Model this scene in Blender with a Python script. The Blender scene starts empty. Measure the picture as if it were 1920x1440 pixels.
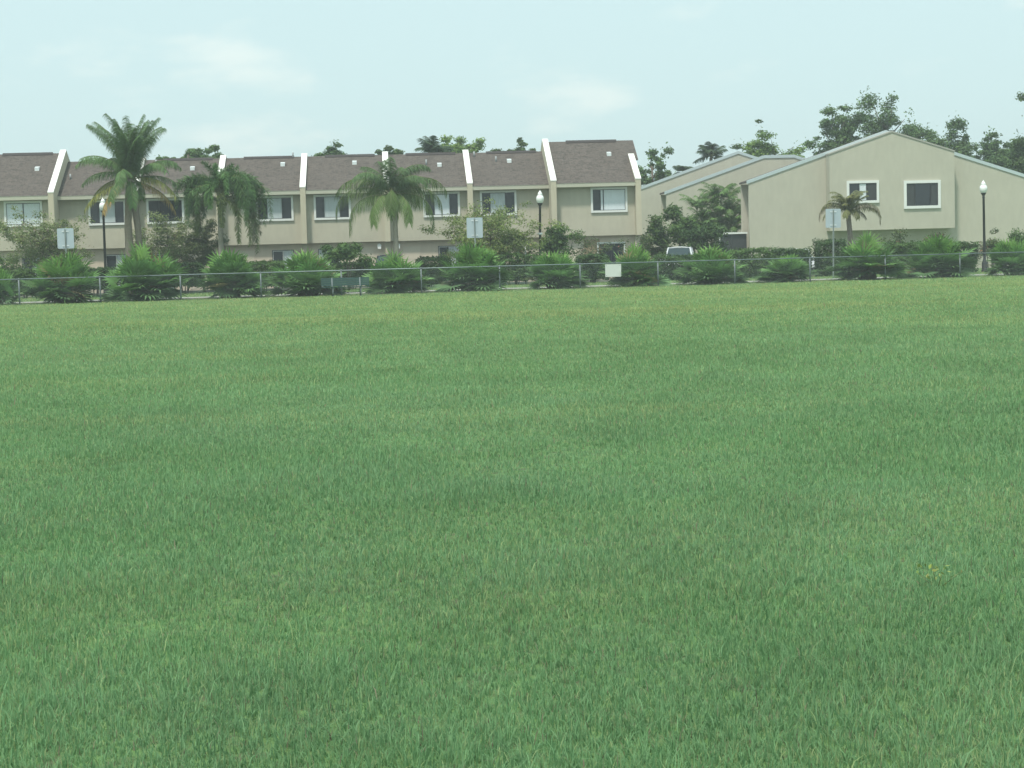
import bpy, math, random
import numpy as np
from mathutils import Vector, Matrix

rng = np.random.default_rng(7)
random.seed(7)
S = bpy.context.scene
COL = S.collection
R = math.radians

# ------------------------------------------------------------------ camera
F = 3400.0                      # focal length in pixels of the 1920 px wide photograph
PITCH = math.atan(240 / F)
ROLL = R(-1.5)
EYE = Vector((0, 0, 1.7))
CAMR = Matrix.Rotation(R(90) - PITCH, 3, 'X') @ Matrix.Rotation(ROLL, 3, 'Z')
cd = bpy.data.cameras.new('camera')
cd.lens = 36 * F / 1920
cd.sensor_width = 36
cd.clip_end = 6000
cam = bpy.data.objects.new('camera', cd)
COL.objects.link(cam)
cam.matrix_world = Matrix.Translation(EYE) @ CAMR.to_4x4()
S.camera = cam


def ray(px, py):
    return CAMR @ Vector(((px - 960) / F, (720 - py) / F, -1))


def P(px, py, Y):
    """point at real distance Y ahead of the camera that lies in that direction"""
    d = ray(px, py)
    return EYE + d * (Y / d.y)


def on_line(px, py, Y0, slope):
    """point on the upright plane Y = Y0 + slope * X"""
    d = ray(px, py)
    t = Y0 / (d.y - slope * d.x)
    return EYE + d * t


# ------------------------------------------------------------------ tagging
def tag(o, label=None, cat=None, group=None, kind=None):
    if label: o['label'] = label
    if cat: o['category'] = cat
    if group: o['group'] = group
    if kind: o['kind'] = kind
    return o


def empty(name, loc, rz=0.0):
    o = bpy.data.objects.new(name, None)
    o.empty_display_size = 0.3
    COL.objects.link(o)
    o.location = loc
    o.rotation_euler = (0, 0, rz)
    return o


def copy_tree(o, parent=None):
    c = o.copy()
    COL.objects.link(c)
    c.parent = parent
    for ch in o.children:
        copy_tree(ch, c)
    return c


# ------------------------------------------------------------------ materials
MATS = {}


def new_mat(name):
    m = bpy.data.materials.new(name)
    m.use_nodes = True
    MATS[name] = m
    return m, m.node_tree.nodes, m.node_tree.links, m.node_tree.nodes['Principled BSDF']


def plain(name, col, rough=0.6, metal=0.0, var=0.08, scale=6.0, bump=0.0, bscale=60.0, coat=0.0, spec=0.5):
    m, N, L, b = new_mat(name)
    tc = N.new('ShaderNodeTexCoord')
    n = N.new('ShaderNodeTexNoise')
    n.inputs['Scale'].default_value = scale
    n.inputs['Detail'].default_value = 5
    L.new(tc.outputs['Object'], n.inputs['Vector'])
    mix = N.new('ShaderNodeMix')
    mix.data_type = 'RGBA'
    c = Vector(col)
    mix.inputs['A'].default_value = (*(c * (1 - var)), 1)
    mix.inputs['B'].default_value = (*(c * (1 + var)), 1)
    L.new(n.outputs['Fac'], mix.inputs['Factor'])
    L.new(mix.outputs['Result'], b.inputs['Base Color'])
    b.inputs['Roughness'].default_value = rough
    b.inputs['Metallic'].default_value = metal
    b.inputs['Coat Weight'].default_value = coat
    b.inputs['Specular IOR Level'].default_value = spec
    if bump:
        n2 = N.new('ShaderNodeTexNoise')
        n2.inputs['Scale'].default_value = bscale
        n2.inputs['Detail'].default_value = 4
        L.new(tc.outputs['Object'], n2.inputs['Vector'])
        bp = N.new('ShaderNodeBump')
        bp.inputs['Strength'].default_value = bump
        bp.inputs['Distance'].default_value = 0.02
        L.new(n2.outputs['Fac'], bp.inputs['Height'])
        L.new(bp.outputs['Normal'], b.inputs['Normal'])
    return m


def foliage_mat(name, trans=0.3, rough=0.6, spec=0.3):
    m, N, L, b = new_mat(name)
    a = N.new('ShaderNodeAttribute')
    a.attribute_name = 'Col'
    L.new(a.outputs['Color'], b.inputs['Base Color'])
    b.inputs['Roughness'].default_value = rough
    b.inputs['Specular IOR Level'].default_value = spec
    t = N.new('ShaderNodeBsdfTranslucent')
    L.new(a.outputs['Color'], t.inputs['Color'])
    ms = N.new('ShaderNodeMixShader')
    ms.inputs['Fac'].default_value = trans
    L.new(b.outputs['BSDF'], ms.inputs[1])
    L.new(t.outputs['BSDF'], ms.inputs[2])
    L.new(ms.outputs['Shader'], N['Material Output'].inputs['Surface'])
    return m


def stucco(name, col, stain=0.10):
    """rendered wall: slow blotches, rain streaks running down, fine grain"""
    m, N, L, b = new_mat(name)
    tc = N.new('ShaderNodeTexCoord')
    mp = N.new('ShaderNodeMapping')
    mp.inputs['Scale'].default_value = (1.6, 1.6, 0.5)
    L.new(tc.outputs['Object'], mp.inputs['Vector'])
    n = N.new('ShaderNodeTexNoise'); n.inputs['Scale'].default_value = 2.2; n.inputs['Detail'].default_value = 6
    L.new(mp.outputs['Vector'], n.inputs['Vector'])
    n2 = N.new('ShaderNodeTexNoise'); n2.inputs['Scale'].default_value = 0.7; n2.inputs['Detail'].default_value = 5
    L.new(tc.outputs['Object'], n2.inputs['Vector'])
    ad = N.new('ShaderNodeMath'); ad.operation = 'ADD'
    L.new(n.outputs['Fac'], ad.inputs[0]); L.new(n2.outputs['Fac'], ad.inputs[1])
    rp = N.new('ShaderNodeMapRange')
    rp.inputs['From Min'].default_value = 0.7; rp.inputs['From Max'].default_value = 1.3
    L.new(ad.outputs[0], rp.inputs['Value'])
    mix = N.new('ShaderNodeMix'); mix.data_type = 'RGBA'
    c = Vector(col)
    mix.inputs['A'].default_value = (*(c * (1 - stain)), 1)
    mix.inputs['B'].default_value = (*(c * (1 + stain * 0.7)), 1)
    L.new(rp.outputs['Result'], mix.inputs['Factor'])
    L.new(mix.outputs['Result'], b.inputs['Base Color'])
    b.inputs['Roughness'].default_value = 0.9
    b.inputs['Specular IOR Level'].default_value = 0.2
    g = N.new('ShaderNodeTexNoise'); g.inputs['Scale'].default_value = 45
    L.new(tc.outputs['Object'], g.inputs['Vector'])
    bp = N.new('ShaderNodeBump'); bp.inputs['Strength'].default_value = 0.5; bp.inputs['Distance'].default_value = 0.02
    L.new(g.outputs['Fac'], bp.inputs['Height']); L.new(bp.outputs['Normal'], b.inputs['Normal'])
    return m


def shingles(name, c0, c1, c2):
    m, N, L, b = new_mat(name)
    tc = N.new('ShaderNodeTexCoord')
    mp = N.new('ShaderNodeMapping')
    mp.inputs['Scale'].default_value = (1, 1.18, 0)
    L.new(tc.outputs['Object'], mp.inputs['Vector'])
    br = N.new('ShaderNodeTexBrick')
    br.inputs['Scale'].default_value = 1.0
    br.inputs['Brick Width'].default_value = 0.32
    br.inputs['Row Height'].default_value = 0.16
    br.inputs['Mortar Size'].default_value = 0.008
    br.inputs['Color1'].default_value = (*c0, 1)
    br.inputs['Color2'].default_value = (*c1, 1)
    br.inputs['Mortar'].default_value = (*(Vector(c0) * 0.6), 1)
    L.new(mp.outputs['Vector'], br.inputs['Vector'])
    n = N.new('ShaderNodeTexNoise'); n.inputs['Scale'].default_value = 5.5; n.inputs['Detail'].default_value = 8
    n.inputs['Roughness'].default_value = 0.75
    L.new(tc.outputs['Object'], n.inputs['Vector'])
    rp = N.new('ShaderNodeMapRange'); rp.inputs['From Min'].default_value = 0.4; rp.inputs['From Max'].default_value = 0.65
    L.new(n.outputs['Fac'], rp.inputs['Value'])
    mix = N.new('ShaderNodeMix'); mix.data_type = 'RGBA'
    mix.inputs['B'].default_value = (*c2, 1)
    mul = N.new('ShaderNodeMath'); mul.operation = 'MULTIPLY'; mul.inputs[1].default_value = 0.75
    L.new(rp.outputs['Result'], mul.inputs[0])
    L.new(mul.outputs[0], mix.inputs['Factor'])
    L.new(br.outputs['Color'], mix.inputs['A'])
    L.new(mix.outputs['Result'], b.inputs['Base Color'])
    b.inputs['Roughness'].default_value = 0.92
    b.inputs['Specular IOR Level'].default_value = 0.15
    bp = N.new('ShaderNodeBump'); bp.inputs['Strength'].default_value = 0.6; bp.inputs['Distance'].default_value = 0.02
    L.new(n.outputs['Fac'], bp.inputs['Height']); L.new(bp.outputs['Normal'], b.inputs['Normal'])
    return m


def ground_mat():
    m, N, L, b = new_mat('turf_soil')
    tc = N.new('ShaderNodeTexCoord')
    n = N.new('ShaderNodeTexNoise'); n.inputs['Scale'].default_value = 9; n.inputs['Detail'].default_value = 8
    L.new(tc.outputs['Object'], n.inputs['Vector'])
    n2 = N.new('ShaderNodeTexNoise'); n2.inputs['Scale'].default_value = 0.3; n2.inputs['Detail'].default_value = 4
    L.new(tc.outputs['Object'], n2.inputs['Vector'])
    mx = N.new('ShaderNodeMix'); mx.data_type = 'RGBA'
    mx.inputs['A'].default_value = (0.105, 0.195, 0.070, 1)
    mx.inputs['B'].default_value = (0.145, 0.230, 0.090, 1)
    L.new(n2.outputs['Fac'], mx.inputs['Factor'])
    mx2 = N.new('ShaderNodeMix'); mx2.data_type = 'RGBA'
    mx2.inputs['B'].default_value = (0.11, 0.13, 0.075, 1)
    mr = N.new('ShaderNodeMapRange'); mr.inputs['From Min'].default_value = 0.45; mr.inputs['From Max'].default_value = 0.7
    L.new(n.outputs['Fac'], mr.inputs['Value']); L.new(mr.outputs['Result'], mx2.inputs['Factor'])
    L.new(mx.outputs['Result'], mx2.inputs['A'])
    L.new(mx2.outputs['Result'], b.inputs['Base Color'])
    b.inputs['Roughness'].default_value = 1.0
    b.inputs['Specular IOR Level'].default_value = 0.05
    return m


M_WALL = stucco('wall_stucco', (0.485, 0.455, 0.360), 0.08)
M_LOWER = stucco('lower_stucco', (0.62, 0.53, 0.42), 0.08)
M_FIN = stucco('fin_stucco', (0.52, 0.475, 0.36), 0.05)
M_RWALL = stucco('gable_stucco', (0.475, 0.455, 0.372), 0.06)
M_RSIDE = stucco('recess_stucco', (0.40, 0.345, 0.28), 0.05)
M_CAP = plain('fin_cap_paint', (0.80, 0.79, 0.74), 0.6, var=0.05)
M_ROOF = shingles('brown_shingles', (0.064, 0.057, 0.052), (0.110, 0.098, 0.089), (0.165, 0.138, 0.120))
M_RIDGE = plain('ridge_shingle', (0.05, 0.043, 0.042), 0.95, var=0.2)
M_GUTTER = plain('gutter_paint', (0.62, 0.59, 0.48), 0.5, var=0.06)
M_TRIM = plain('trim_white', (0.74, 0.75, 0.72), 0.5, var=0.04)
M_RAKE = plain('rake_metal', (0.50, 0.57, 0.58), 0.35, 0.2, var=0.06)
M_GLASS = plain('dark_window_glass', (0.022, 0.027, 0.034), 0.10, var=0.2, scale=1.5)
M_SCREEN = plain('insect_screen', (0.035, 0.04, 0.042), 0.7, var=0.2)
M_ALU = plain('dark_aluminium', (0.06, 0.065, 0.07), 0.4, 0.4)
M_CURTAIN = plain('curtain_cloth', (0.46, 0.51, 0.52), 0.6, var=0.10, scale=3, coat=0.35)
M_BLIND = plain('white_blind', (0.66, 0.71, 0.74), 0.5, var=0.05, scale=3, coat=0.25)
M_DOOR = plain('door_cream', (0.60, 0.53, 0.42), 0.5, var=0.04)
M_VENT = plain('vent_metal', (0.72, 0.75, 0.76), 0.4, 0.2)
M_PIPE = plain('grey_pipe', (0.30, 0.32, 0.33), 0.5)
M_GALV = plain('galvanised_steel', (0.17, 0.20, 0.205), 0.5, 0.3, var=0.12)
M_RAIL = plain('rail_steel', (0.19, 0.23, 0.235), 0.45, 0.3, var=0.10)
M_SIGN = plain('sign_aluminium', (0.46, 0.53, 0.57), 0.42, 0.35, var=0.06, scale=4)
M_POLE = plain('sign_pole_steel', (0.36, 0.42, 0.40), 0.5, 0.2)
M_SIGNW = plain('sign_white', (0.62, 0.64, 0.60), 0.5, var=0.05)
M_BLACK = plain('black_iron', (0.018, 0.020, 0.020), 0.45)
M_GLOBE = plain('opal_globe', (0.84, 0.85, 0.83), 0.25, var=0.02, coat=0.4)
M_BENCH = plain('bench_green', (0.012, 0.052, 0.040), 0.45, var=0.15)
M_CONC = plain('concrete', (0.30, 0.29, 0.26), 0.9, var=0.16, scale=1.2, bump=0.3)
M_STOP = plain('white_concrete', (0.74, 0.74, 0.70), 0.85, var=0.1)
M_ASPH = plain('asphalt', (0.055, 0.056, 0.058), 0.95, var=0.2, scale=2, bump=0.3)
M_BARK = plain('palm_bark', (0.21, 0.175, 0.14), 0.9, var=0.3, scale=9, bump=0.8, bscale=14)
M_TRUNK = plain('tree_bark', (0.13, 0.105, 0.085), 0.9, var=0.3, scale=7, bump=0.8, bscale=18)
M_GREYPALM = plain('grey_palm_bark', (0.31, 0.28, 0.24), 0.9, var=0.25, scale=8, bump=0.6, bscale=10)
M_GRASS = foliage_mat('grass_blades', 0.42, 0.6, 0.2)
M_LEAF = foliage_mat('leaf_faces', 0.30, 0.6, 0.15)
M_FROND = foliage_mat('palm_leaflets', 0.25, 0.55, 0.2)
M_SOIL = ground_mat()
M_VWHITE = plain('white_car_paint', (0.68, 0.70, 0.71), 0.25, 0.0, var=0.01, coat=0.8)
M_VDARK = plain('navy_car_paint', (0.012, 0.018, 0.03), 0.25, 0.0, var=0.02, coat=0.8)
M_VGLASS = plain('car_glass', (0.03, 0.05, 0.055), 0.05, var=0.02)
M_TYRE = plain('tyre_rubber', (0.02, 0.02, 0.02), 0.8)
M_RIM = plain('wheel_alloy', (0.5, 0.5, 0.5), 0.35, 0.7)
M_LAMPG = plain('lamp_glass', (0.7, 0.72, 0.72), 0.1, coat=0.6)
M_TAIL = plain('tail_lens', (0.35, 0.02, 0.02), 0.15, coat=0.6)
M_PLASTIC = plain('dark_plastic', (0.03, 0.03, 0.032), 0.6)


# ------------------------------------------------------------------ mesh collector
class MB:
    def __init__(self):
        self.v, self.f, self.m, self.s = [], [], [], []

    def face(self, pts, mi=0, smooth=False):
        n = len(self.v)
        self.v += [tuple(p) for p in pts]
        self.f.append(tuple(range(n, n + len(pts))))
        self.m.append(mi); self.s.append(smooth)

    def box(self, x0, x1, y0, y1, z0, z1, mi=0):
        n = len(self.v)
        self.v += [(x0, y0, z0), (x1, y0, z0), (x1, y1, z0), (x0, y1, z0), (x0, y0, z1), (x1, y0, z1), (x1, y1, z1), (x0, y1, z1)]
        for q in ((3, 2, 1, 0), (4, 5, 6, 7), (0, 1, 5, 4), (1, 2, 6, 5), (2, 3, 7, 6), (3, 0, 4, 7)):
            self.f.append(tuple(n + i for i in q)); self.m.append(mi); self.s.append(False)
        return self

    def prism(self, poly, axis, a0, a1, mi=0):
        """poly: list of 2-D points; axis 'x': (y,z) swept along x; 'y': (x,z) swept along y; 'z': (x,y)"""
        def at(p, a):
            return {'x': (a, p[0], p[1]), 'y': (p[0], a, p[1]), 'z': (p[0], p[1], a)}[axis]
        n, k = len(self.v), len(poly)
        self.v += [at(p, a0) for p in poly] + [at(p, a1) for p in poly]
        self.f.append(tuple(n + i for i in range(k))); self.f.append(tuple(n + k + i for i in reversed(range(k))))
        self.m += [mi, mi]; self.s += [False, False]
        for i in range(k):
            j = (i + 1) % k
            self.f.append((n + i, n + k + i, n + k + j, n + j)); self.m.append(mi); self.s.append(False)
        return self

    def tube(self, pts, rad, seg=8, mi=0, cap=True):
        pts = [Vector(p) for p in pts]
        if not isinstance(rad, (list, tuple)):
            rad = [rad] * len(pts)
        n0 = len(self.v)
        for i, p in enumerate(pts):
            d = (pts[min(i + 1, len(pts) - 1)] - pts[max(i - 1, 0)]).normalized()
            a = d.cross(Vector((0.0, 1.0, 0.0)) if abs(d.y) < 0.9 else Vector((1.0, 0, 0))).normalized()
            b = d.cross(a)
            for k in range(seg):
                t = 2 * math.pi * k / seg
                self.v.append(tuple(p + (a * math.cos(t) + b * math.sin(t)) * rad[i]))
        for i in range(len(pts) - 1):
            for k in range(seg):
                k2 = (k + 1) % seg
                self.f.append((n0 + i * seg + k, n0 + i * seg + k2, n0 + (i + 1) * seg + k2, n0 + (i + 1) * seg + k))
                self.m.append(mi); self.s.append(True)
        if cap:
            self.f.append(tuple(n0 + k for k in reversed(range(seg)))); self.m.append(mi); self.s.append(False)
            e = n0 + (len(pts) - 1) * seg
            self.f.append(tuple(e + k for k in range(seg))); self.m.append(mi); self.s.append(False)
        return self

    def lathe(self, prof, seg=16, mi=0):
        """prof: list of (r, z)"""
        n0 = len(self.v)
        for r, z in prof:
            for k in range(seg):
                t = 2 * math.pi * k / seg
                self.v.append((r * math.cos(t), r * math.sin(t), z))
        for i in range(len(prof) - 1):
            for k in range(seg):
                k2 = (k + 1) % seg
                self.f.append((n0 + i * seg + k, n0 + i * seg + k2, n0 + (i + 1) * seg + k2, n0 + (i + 1) * seg + k))
                self.m.append(mi); self.s.append(True)
        return self

    def build(self, name, mats, parent=None):
        me = bpy.data.meshes.new(name)
        me.from_pydata(self.v, [], self.f)
        mats = mats if isinstance(mats, (list, tuple)) else [mats]
        for x in mats:
            me.materials.append(x)
        me.polygons.foreach_set('material_index', self.m)
        me.polygons.foreach_set('use_smooth', self.s)
        me.update()
        o = bpy.data.objects.new(name, me)
        COL.objects.link(o)
        o.parent = parent
        return o


def raw_mesh(name, V, loops, starts, cols, mat, parent):
    me = bpy.data.meshes.new(name)
    me.vertices.add(len(V))
    me.vertices.foreach_set('co', np.ascontiguousarray(V, np.float32).ravel())
    me.loops.add(len(loops))
    me.loops.foreach_set('vertex_index', np.ascontiguousarray(loops, np.int32))
    me.polygons.add(len(starts))
    me.polygons.foreach_set('loop_start', np.ascontiguousarray(starts, np.int32))
    a = me.color_attributes.new('Col', 'FLOAT_COLOR', 'POINT')
    c = np.ones((len(V), 4), np.float32)
    c[:, :3] = cols
    a.data.foreach_set('color', c.ravel())
    me.materials.append(mat)
    me.update(calc_edges=True)
    o = bpy.data.objects.new(name, me)
    COL.objects.link(o)
    o.parent = parent
    return o


def quads(name, Q, cols, mat, parent=None):
    """Q (n,4,3) separate leaf faces"""
    n = len(Q)
    return raw_mesh(name, Q.reshape(-1, 3), np.arange(n * 4), np.arange(n) * 4, np.repeat(cols, 4, 0), mat, parent)


def strips(name, P0, P1, P2, W, cols, mat, parent=None, mid=0.8):
    """tapered blades: base p0, bend p1, tip p2, half-width vector W; one quad and one triangle each"""
    n = len(P0)
    V = np.stack([P0 - W, P0 + W, P1 + W * mid, P1 - W * mid, P2], 1).reshape(-1, 3)
    base = (np.arange(n) * 5)[:, None]
    loops = (base + np.array([0, 1, 2, 3, 3, 2, 4])).ravel()
    st = ((np.arange(n) * 7)[:, None] + np.array([0, 4])).ravel()
    return raw_mesh(name, V, loops, st, np.repeat(cols, 5, 0), mat, parent)


def vnoise(x, y, seed=0):
    """smooth value noise on numpy arrays, 0..1"""
    xi, yi = np.floor(x).astype(np.int64), np.floor(y).astype(np.int64)
    fx, fy = x - xi, y - yi
    fx, fy = fx * fx * (3 - 2 * fx), fy * fy * (3 - 2 * fy)

    def h(a, b):
        k = (a * 374761393 + b * 668265263 + seed * 974711) & 0x7fffffff
        k = ((k ^ (k >> 13)) * 1274126177) & 0x7fffffff
        return ((k ^ (k >> 16)) & 0xffff) / 65535.0
    return (h(xi, yi) * (1 - fx) + h(xi + 1, yi) * fx) * (1 - fy) + (h(xi, yi + 1) * (1 - fx) + h(xi + 1, yi + 1) * fx) * fy


def unit(a):
    return a / np.maximum(np.linalg.norm(a, axis=-1, keepdims=True), 1e-9)


def jitter(c, n, v=0.18, h=0.08):
    """n albedo colours around c: lighter and darker leaves, a little hue spread"""
    c = np.asarray(c, float)
    k = rng.normal(1, v, (n, 1)).clip(0.5, 1.7)
    return (c * k * rng.normal(1, h, (n, 3))).clip(0.005, 0.9)


# ------------------------------------------------------------------ ground
FX1, FY1 = (100 - 960) / F * 85.0, 85.0
FX2, FY2 = (1800 - 960) / F * 91.9, 91.9
FS = (FY2 - FY1) / (FX2 - FX1)
F0 = FY1 - FS * FX1                       # fence line: Y = F0 + FS * X
FANG = math.atan(FS)


def zg(x, y):
    """gentle swells of the playing field; level from the fence on"""
    w = np.clip((F0 + FS * x - 6 - y) / 14, 0, 1) * np.clip((y + 5) / 10, 0, 1)
    z = 0.11 * np.exp(-((y - 51 - 0.03 * x) / 4.5) ** 2) - 0.10 * np.exp(-((y - 41) / 5.0) ** 2)
    z = z + 0.09 * (vnoise(x / 9.0, y / 7.0, 3) - 0.5) + 0.06 * (vnoise(x / 3.1 + 7, y / 3.0, 5) - 0.5)
    z = z + 0.08 * np.exp(-((y - 72) / 3.5) ** 2)
    return z * w


xs = np.unique(np.concatenate([np.linspace(-40, 40, 81), [-3000, -900, -300, -120, -70, 70, 120, 300, 900, 3000]]))
ys = np.unique(np.concatenate([np.linspace(-5, 96, 102), [-900, -200, -40, 130, 200, 400, 900, 4000]]))
GX, GY = np.meshgrid(xs, ys)
V = np.stack([GX, GY, np.where((abs(GX) < 60) & (GY < 95) & (GY > -6), zg(GX, GY), 0.0)], -1).reshape(-1, 3)
nx, ny = len(xs), len(ys)
ii = (np.arange(ny - 1)[:, None] * nx + np.arange(nx - 1)[None, :]).ravel()
loops = np.stack([ii, ii + 1, ii + nx + 1, ii + nx], 1).ravel()
g = raw_mesh('ground', V, loops, np.arange(len(ii)) * 4, np.full((len(V), 3), 0.1), M_SOIL, None)
tag(g, kind='structure')


def band(name, o0, o1, x0, x1, z, mat, thick=0.05):
    """strip running parallel to the fence, offsets measured along Y"""
    b = MB()
    n = 24
    for i in range(n):
        a, c = x0 + (x1 - x0) * i / n, x0 + (x1 - x0) * (i + 1) / n
        q = [(a, F0 + FS * a + o0), (c, F0 + FS * c + o0), (c, F0 + FS * c + o1), (a, F0 + FS * a + o1)]
        b.face([(p[0], p[1], z) for p in q])
    for s, o in ((1, o0), (-1, o1)):
        q = [(x0, F0 + FS * x0 + o, z - thick), (x1, F0 + FS * x1 + o, z - thick), (x1, F0 + FS * x1 + o, z), (x0, F0 + FS * x0 + o, z)]
        b.face(q if s > 0 else q[::-1])
    return tag(b.build(name, mat), kind='structure')


band('path', 3.2, 6.2, -60, 60, 0.05, M_CONC)
pk = MB()
pk.face([(-60, 109.5, 0.004), (20.5, 109.5, 0.004), (20.5, 121, 0.004), (-60, 121, 0.004)])
tag(pk.build('parking_lot', M_ASPH), kind='structure')
kb = MB()
kb.box(-60, 20.5, 109.3, 109.5, 0, 0.13)
tag(kb.build('kerb', M_CONC), kind='structure')


# ------------------------------------------------------------------ grass
def dryness(x, y):
    d = 1.25 * np.exp(-((y - 50.5 - 0.02 * x - 1.5 * (vnoise(x / 6, y * 0 + 3, 9) - .5)) / 2.3) ** 2) * np.clip(1.3 - abs(x + 1) / 11.0, 0.2, 1)
    d = d + 0.55 * np.exp(-((y - 73 - 0.1 * x) / 4.0) ** 2) * np.clip((x + 8) / 14, 0.15, 1)
    d = d + 0.75 * np.clip(vnoise(x / 5.5 + 11, y / 2.2, 21) - 0.62, 0, 1) * 2
    d = d + 0.5 * np.clip(vnoise(x / 1.7, y / 1.1, 31) - 0.68, 0, 1) * 2
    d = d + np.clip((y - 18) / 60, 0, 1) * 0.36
    return np.clip(d, 0, 1)


def scatter(ylo, yhi, density, extra):
    """random points in the wedge the photo looks over, with a margin each side"""
    pts = []
    edges = np.geomspace(ylo, yhi, 40)
    for a, b in zip(edges[:-1], edges[1:]):
        hw = 0.31 * b + extra
        n = int(2 * hw * (b - a) * density((a + b) / 2))
        pts.append(np.stack([rng.uniform(-hw, hw, n), rng.uniform(a, b, n)], 1))
    return np.concatenate(pts)


def grass_blades(xy, hmul, wmul, name, label, zfun):
    n = len(xy)
    x, y = xy[:, 0], xy[:, 1]
    # pull blades towards tuft centres
    tc = np.floor((xy + 0.05 * np.stack([vnoise(x / .21, y / .17, 45), vnoise(x / .19, y / .23, 47)], 1)) / 0.07)
    tx = (tc + np.stack([vnoise(tc[:, 0], tc[:, 1], 41), vnoise(tc[:, 0], tc[:, 1], 43)], 1) * 2.4 - 0.7) * 0.07
    pull = rng.uniform(0, 0.55, (n, 1)) * (rng.random((n, 1)) < 0.6) * np.clip(1 - y[:, None] / 40, 0, 1)
    xy = xy * (1 - pull) + tx * pull
    x, y = xy[:, 0], xy[:, 1]
    clump = vnoise(x / 0.35, y / 0.35, 51) * 0.6 + vnoise(x / 1.4, y / 1.4, 53) * 0.6
    h = hmul * (0.024 + 0.036 * clump) * rng.gamma(9, 1 / 9, n)
    tall = rng.random(n) < 0.02
    h = np.where(tall, h * rng.uniform(1.3, 2.0, n), h)
    az = rng.uniform(0, 2 * math.pi, n)
    lean = np.abs(rng.normal(0.55, 0.35, n)).clip(0, 1.3)
    dx, dy = np.cos(az), np.sin(az)
    z0 = zfun(x, y) - 0.004
    p0 = np.stack([x, y, z0], 1)
    out = np.stack([dx, dy, np.zeros(n)], 1)
    up = np.array([0, 0, 1.0])
    p1 = p0 + (out * np.sin(lean * 0.6)[:, None] + up * np.cos(lean * 0.6)[:, None]) * (h * 0.55)[:, None]
    p2 = p1 + (out * np.sin(lean * 1.5)[:, None] + up * np.cos(lean * 1.5).clip(0.1, 1)[:, None]) * (h * 0.5)[:, None]
    wa = az + math.pi / 2 + rng.normal(0, 0.5, n)
    w = wmul * rng.uniform(0.0012, 0.0026, n)
    W = np.stack([np.cos(wa), np.sin(wa), np.zeros(n)], 1) * w[:, None]
    d = dryness(x, y)
    cg = np.array(GRASS_A); cb = np.array(GRASS_B); cd_ = np.array(GRASS_DRY); cbr = np.array(GRASS_BROWN)
    t = (vnoise(x / 2.6, y / 2.0, 61) * 0.35 + vnoise(x / 0.55, y / 0.7, 63) * 0.35 + rng.random(n) * 0.3)[:, None]
    c = cg * (1 - t) + cb * t
    isd = (rng.random(n) < 0.08 + 0.6 * d)[:, None]
    c = np.where(isd, c * 0.55 + cd_ * 0.45, c)
    c = np.where((rng.random(n) < 0.022)[:, None], cbr, c)
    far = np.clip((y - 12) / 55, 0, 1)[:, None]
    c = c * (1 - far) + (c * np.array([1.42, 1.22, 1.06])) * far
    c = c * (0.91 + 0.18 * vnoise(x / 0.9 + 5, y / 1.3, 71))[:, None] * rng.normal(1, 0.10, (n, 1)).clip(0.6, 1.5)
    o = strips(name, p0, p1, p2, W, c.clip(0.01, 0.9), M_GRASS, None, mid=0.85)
    return tag(o, label, 'grass', kind='stuff')


GRASS_A = (0.158, 0.305, 0.128)
GRASS_B = (0.204, 0.350, 0.188)
GRASS_DRY = (0.400, 0.420, 0.190)
GRASS_BROWN = (0.230, 0.205, 0.140)
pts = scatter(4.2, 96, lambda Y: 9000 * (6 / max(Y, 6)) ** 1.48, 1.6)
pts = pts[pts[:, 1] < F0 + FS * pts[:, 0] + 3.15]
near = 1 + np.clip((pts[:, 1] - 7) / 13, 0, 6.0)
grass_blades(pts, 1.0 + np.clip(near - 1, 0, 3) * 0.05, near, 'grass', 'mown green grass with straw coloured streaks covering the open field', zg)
# the verge between path and hedges
n = 60000
vx = rng.uniform(-42, 42, n); vy = F0 + FS * vx + rng.uniform(6.2, 21, n)
grass_blades(np.stack([vx, vy], 1), np.full(n, 1.2), np.full(n, 9.0), 'verge_grass', 'strip of green lawn between the concrete path and the hedges', lambda x, y: x * 0)

# ------------------------------------------------------------------ chain-link fence
FH = 1.22


def fpt(px):
    p = on_line(px, 525, F0, FS)
    return p.x


post_px = [35, 187, 338, 489, 640, 790, 937, 1088, 1234, 1378, 1519, 1660, 1800]
post_x = [fpt(p) for p in post_px]
stepL, stepR = post_x[1] - post_x[0], post_x[-1] - post_x[-2]
post_x = [post_x[0] - 2 * stepL, post_x[0] - stepL] + post_x + [post_x[-1] + stepR, post_x[-1] + 2 * stepR]
fr = empty('chain_link_fence', (0, F0, 0), FANG)
tag(fr, 'low galvanised chain link fence running along the far edge of the grass', 'fence')
ca = math.cos(FANG)
lx = [x / ca for x in post_x]
for x in lx:
    b = MB()
    b.tube([(x, 0, -0.1), (x, 0, FH - 0.02)], 0.038, 8)
    b.tube([(x, 0, FH - 0.02), (x, 0, FH + 0.03), (x, 0, FH + 0.05)], [0.045, 0.04, 0.015], 8)
    b.build('post', M_GALV, fr)
b = MB(); b.tube([(lx[0], 0, FH), (lx[-1], 0, FH)], 0.025, 8)
b.build('top_rail', M_RAIL, fr)
b = MB()
cell = 0.062
zt, zb = FH - 0.03, 0.03
hh = zt - zb
x = lx[0]
wr = 0.0014
while x < lx[-1] - hh:
    for s, yy in ((1, -0.046), (-1, -0.052)):
        a, c = (x, x + hh) if s > 0 else (x + hh, x)
        n0 = len(b.v)
        for px_, pz in ((a, zb), (c, zt)):
            b.v += [(px_ - wr * 1.4, yy, pz), (px_ + wr * 1.4, yy, pz), (px_, yy - wr * 1.6, pz)]
        for q in ((0, 1, 4, 3), (1, 2, 5, 4), (2, 0, 3, 5)):
            b.f.append(tuple(n0 + i for i in q)); b.m.append(0); b.s.append(False)
    x += cell * 1.414 / 1.0
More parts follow.
